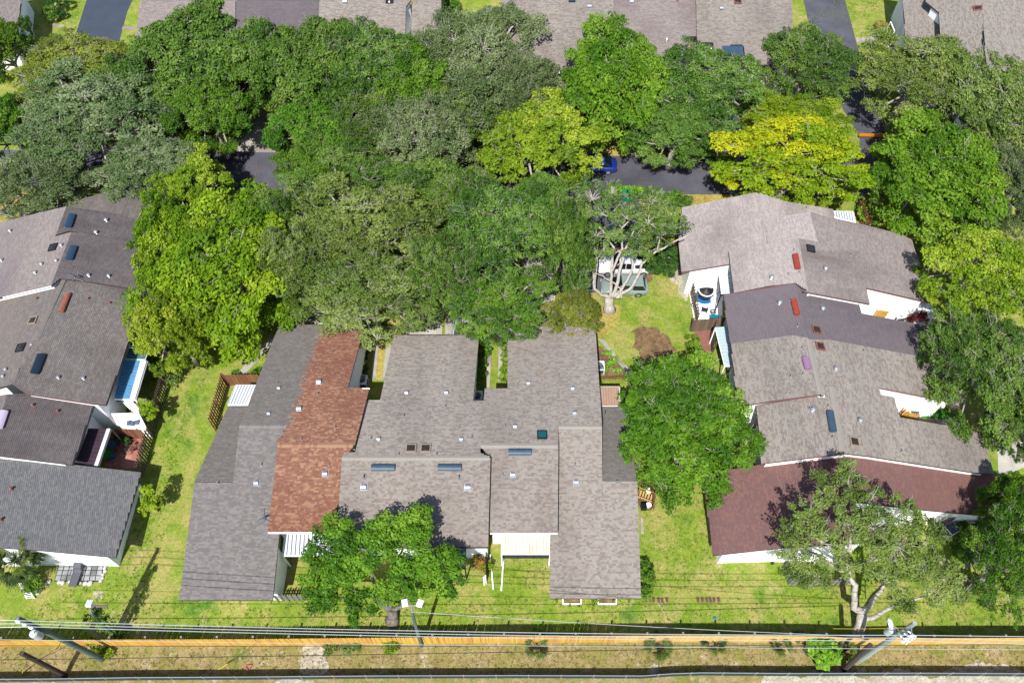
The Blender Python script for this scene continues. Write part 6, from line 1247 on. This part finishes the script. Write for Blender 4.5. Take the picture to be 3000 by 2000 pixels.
q = W(*T(0, 3, 2280, 1415)); o = MB(); pts = [W(*p, .12) for p in tp(0, 3, [(2250, 1408), (2315, 1400), (2283, 1460), (2250, 1408)])]; o.tube(pts, .03, 5); o = recenter(o.build('triangle_marker', mat('pink_paint', (236, 110, 120)))); tag(o, 'pink triangular marker lying on the dry verge', 'marker')
P = [W(*p, .06) for p in tp(3, 3, [(20, 465), (40, 445), (60, 462), (42, 482)])]; o = recenter(MB().prism(ccw([(p.x, p.y) for p in P]), 0, .06).build('slate_tile', DARK)); tag(o, 'small dark square slate on the lawn below the maroon roofed house', 'slate')
# screen door strip below cream roof
mb = MB(); P = [W(*p) for p in tp(1, 3, [(2260, 425), (2700, 425)])]; t = empty('screen_wall', P[0], 'dark insect screen wall under the cream patio roof', 'screen'); 
for i in range(3):
    a_, b_ = P[0].lerp(P[1], i / 3 + .01), P[0].lerp(P[1], (i + 1) / 3 - .01); MB().beam(a_ + Vector((0, 0, 1.1)), b_ + Vector((0, 0, 1.1)), .03, 2.0).build('screen_panel', mat('dark_screen', (58, 62, 72), rough=.6), t)
for i in range(4): q = P[0].lerp(P[1], i / 3); MB().box(q + Vector((0, 0, 1.12)), (.06, .06, 2.2)).build('post', DARK, t)
# ------------------------------------------------------------------ poles, lamps and wires
def zfit(bx, by, tx, ty):
    b = W(bx, by); best = min(((abs(proj((b.x, b.y, z / 20))[1] - ty), z / 20) for z in range(20, 300)), key=lambda q: q[0]); return b, best[1]
POLEG = mat('green_grey_pole', (120, 140, 132), (96, 116, 108), 3, stretch=(1, 1, .1)); POLEB = mat('dark_wood_pole', (92, 78, 70), (70, 60, 54), 4, stretch=(1, 1, .1)); POLEW = mat('pale_concrete_pole', (190, 200, 196), (150, 166, 158), 3, stretch=(1, 1, .1))
def pole(name, label, b, top, r0, r1, m, cat='utility pole'):
    r = empty(name, b, label, cat, 'poles along the cedar fence' if cat == 'utility pole' else 'lamp posts along the fence'); MB().tube([b, b.lerp(top, .5), top], [r0, (r0 + r1) / 2, r1], 12).build('pole', m, r); return r
def lean_top(b, tx, ty, zmax=10.5):
    """the point on the sight line of the pole top that is nearest to straight above its foot"""
    best = None
    for i in range(20, 260):
        z = i / 20; p = W(tx, ty, z); d = math.hypot(p.x - b.x, p.y - b.y)
        if best is None or d < best[0]: best = (d, z, p)
    print('pole', b[:], 'top', round(best[1], 2), 'lean', round(best[0], 2)); return best[2]
b1 = W(300, 1930); t1 = lean_top(b1, 51, 1809)
p1 = pole('utility_pole', 'tall left utility pole with transformer and insulators, crossing the cedar fence', b1, t1, .2, .13, POLEG)
b2 = W(2512, 1936); t2 = lean_top(b2, 2680, 1824)
p2 = pole('utility_pole', 'tall pale right utility pole with cut outs and insulators, crossing the cedar fence', b2, t2, .2, .13, POLEW)
b3 = W(193, 1978); t3 = lean_top(b3, 63, 1912); p3 = pole('utility_pole', 'short dark brown pole below the left utility pole', b3, t3, .17, .15, POLEB)
b4 = W(2472, 1961); t4_ = lean_top(b4, 2550, 1888); p4 = pole('utility_pole', 'short dark brown pole beside the pale right utility pole', b4, t4_, .18, .16, POLEB)
def insul(root, p, d):
    d = Vector(d); MB().tube([p, p + d * .45], .035, 6).build('bracket', ALU, root); q = p + d * .45; o = MB().lathe(q, [(.05, -.02), (.11, .02), (.06, .06), (.11, .1), (.06, .14), (.1, .18), (.03, .24)], 10).build('insulator', METALW, root); return q + Vector((0, 0, .25))
def transformer(root, p, off):
    c = p + Vector(off); MB().lathe(c, [(.2, -.45), (.25, -.4), (.25, .35), (.2, .42), (.08, .45)], 16).build('transformer', mat('pale_grey_tank', (204, 214, 218), rough=.4), root); MB().tube([c + Vector((.08, 0, .45)), c + Vector((.1, 0, .62))], .04, 8).build('bushing', TRIM, root); MB().tube([p, c], .04, 5).build('bracket', ALU, root)
ax1 = (t1 - b1).normalized()
ins1 = [insul(p1, b1.lerp(t1, f), (.1, s_, 0)) for f, s_ in ((.985, -.35), (.92, -.35), (.855, -.35))]
transformer(p1, b1.lerp(t1, .80), (.1, -.42, 0))
q_ = W(2650, 1862, 9.2)
ins2 = []
for f in (.95, .883, .816):
    a_ = b2.lerp(t2, f); ins2.append(insul(p2, a_, ((q_.x - a_.x) / .45 * .3, (q_.y - a_.y) / .45, 0)))
transformer(p2, b2.lerp(t2, .66), (-.1, .4, 0))
for f in (.74, .8, .86):
    p = b2.lerp(t2, f) + Vector((.1, -.1, 0)); MB().tube([p, p + Vector((.35, -.35, .1)), p + Vector((.4, -.4, -.4))], .045, 6).build('cutout', METALW, p2)
# street lamp head on the right pole, lamp posts with flood lights
p = b2.lerp(t2, .78); h = W(2607, 1826, p.z + .1); MB().tube([p, p.lerp(h, .5) + Vector((0, 0, .15)), h], .03, 6).build('lamp_arm', ALU, p2); MB().lathe((0, 0, 0), [(.05, -.02), (.14, .02), (.16, .1), (.1, .2), (.03, .24)], 12, M=Matrix.Translation(h) @ Matrix.Scale(2.0, 4, (0, 1, 0))).build('lamp_head', METALW, p2)
def flood(root, p, rz, n='floodlight'):
    M = Matrix.Translation(p) @ Matrix.Rotation(rz, 4, 'Z') @ Matrix.Rotation(R(-18), 4, 'X'); o = MB().box((0, 0, 0), (.36, .44, .15), M=M).build(n, METALW, root)
    for i in range(5): MB().box((-.13 + i * .065, .02, .095), (.02, .34, .05), M=M).build('cooling_fin', TRIM, o)
b5 = W(1235, 1891); t5_ = lean_top(b5, 1206, 1792); p5 = pole('lamp_post', 'lamp post with two white floodlights in front of the gnarled tree', b5, t5_, .13, .1, POLEG, 'lamp post')
e = t5_ + Vector((.05, .25, .55)); MB().tube([t5_ + Vector((0, 0, -.2)), t5_, e], .05, 8).build('bracket', ALU, p5); MB().tube([e + Vector((-.45, 0, 0)), e + Vector((.5, 0, 0))], .03, 6).build('crossbar', ALU, p5); flood(p5, e + Vector((-.42, .12, .12)), .2); flood(p5, e + Vector((.5, .1, .08)), -.3)
b6 = W(345, 1872); t6_ = lean_top(b6, 268, 1795); p6 = pole('lamp_post', 'vine covered lamp post with one white floodlight, bottom left', b6, t6_, .13, .1, POLEG, 'lamp post')
e = t6_ + Vector((.1, .3, .7)); MB().tube([t6_ + Vector((0, 0, -.2)), t6_, e], .05, 8).build('bracket', ALU, p6); flood(p6, e + Vector((0, .1, .1)), 0)
WIREB = mat('bright_wire', (224, 228, 232), rough=.35, metal=.3); WIRED = mat('dark_cable', (46, 50, 52), rough=.6)
def wire(a, b, sag, r, m, label, n=16, group='overhead wires'):
    a, b = Vector(a), Vector(b); pts = [a.lerp(b, i / n) + Vector((0, 0, -4 * sag * (i / n) * (1 - i / n))) for i in range(n + 1)]
    o = MB().tube(pts, r, 5).build('overhead_wire', m); tag(o, label, 'wire', group); return o
for k, nm in enumerate(('upper', 'middle', 'lower')):
    A_, B2 = ins1[k], ins2[k]; wire(A_, B2, .9, .021, WIREB, 'bright power line between the two tall poles, %s one of three' % nm)
    d = (B2 - A_).normalized(); wire(B2, B2 + Vector((d.x * 26, -.2 - .25 * k, -.1)), .1, .021, WIREB, 'bright power line running out of the right picture edge, %s of three' % nm); wire(A_, A_ - Vector((16, .35 * (k - 1), .1)), .05, .021, WIREB, 'bright power line running out of the left picture edge, %s of three' % nm)
f1 = b1.lerp(t1, .66); f2 = b2.lerp(t2, .66)
wire(W(-60, 1871, 7.3), W(3060, 1902, 7.3), .3, .014, WIREB, 'thinner bright wire just below the three power lines', 30)
wire(W(-60, 1890, 6.2), W(3060, 1886, 6.2), .25, .02, WIRED, 'dark cable over the foot of the cedar fence', 30)
wire(W(-60, 1932, 5.6), t4_ , .3, .022, WIRED, 'dark cable over the dry verge, running to the short right pole', 30); wire(t3 - (t3 - b3) * .3, b1.lerp(t1, .42), .1, .018, WIRED, 'thin cable from the short left pole to the tall one')
wire(t5_ + Vector((0, 0, .1)), W(2520, 1862, 5.6), .5, .016, WIREB, 'thin pale wire from the double lamp post to the right pole', 20)
wire(b2.lerp(t2, .9), W(2440, 1840, 4.8), .15, .016, mat('yellow_sleeve', (220, 200, 60)), 'pale wire curving left from the right utility pole')
for (b_, tx, ty, lab) in ((b3, 65, 1972, 'yellow sleeved guy wire of the short left pole'), (b1, 640, 1960, 'thin guy wire slanting to the verge near the pink marker')):
    q = W(tx, ty); s_ = (b3.lerp(t3, .85) if b_ is b3 else W(748, 1890, 1.8)); wire(s_, q, 0, .016, WIRED, lab, 2)
    MB().tube([q, q.lerp(s_, .25)], .035, 6).build('guard_sleeve', mat('yellow_sleeve', (220, 200, 60)), bpy.data.objects[[o.name for o in bpy.data.objects if o.get('label') == lab][0]])
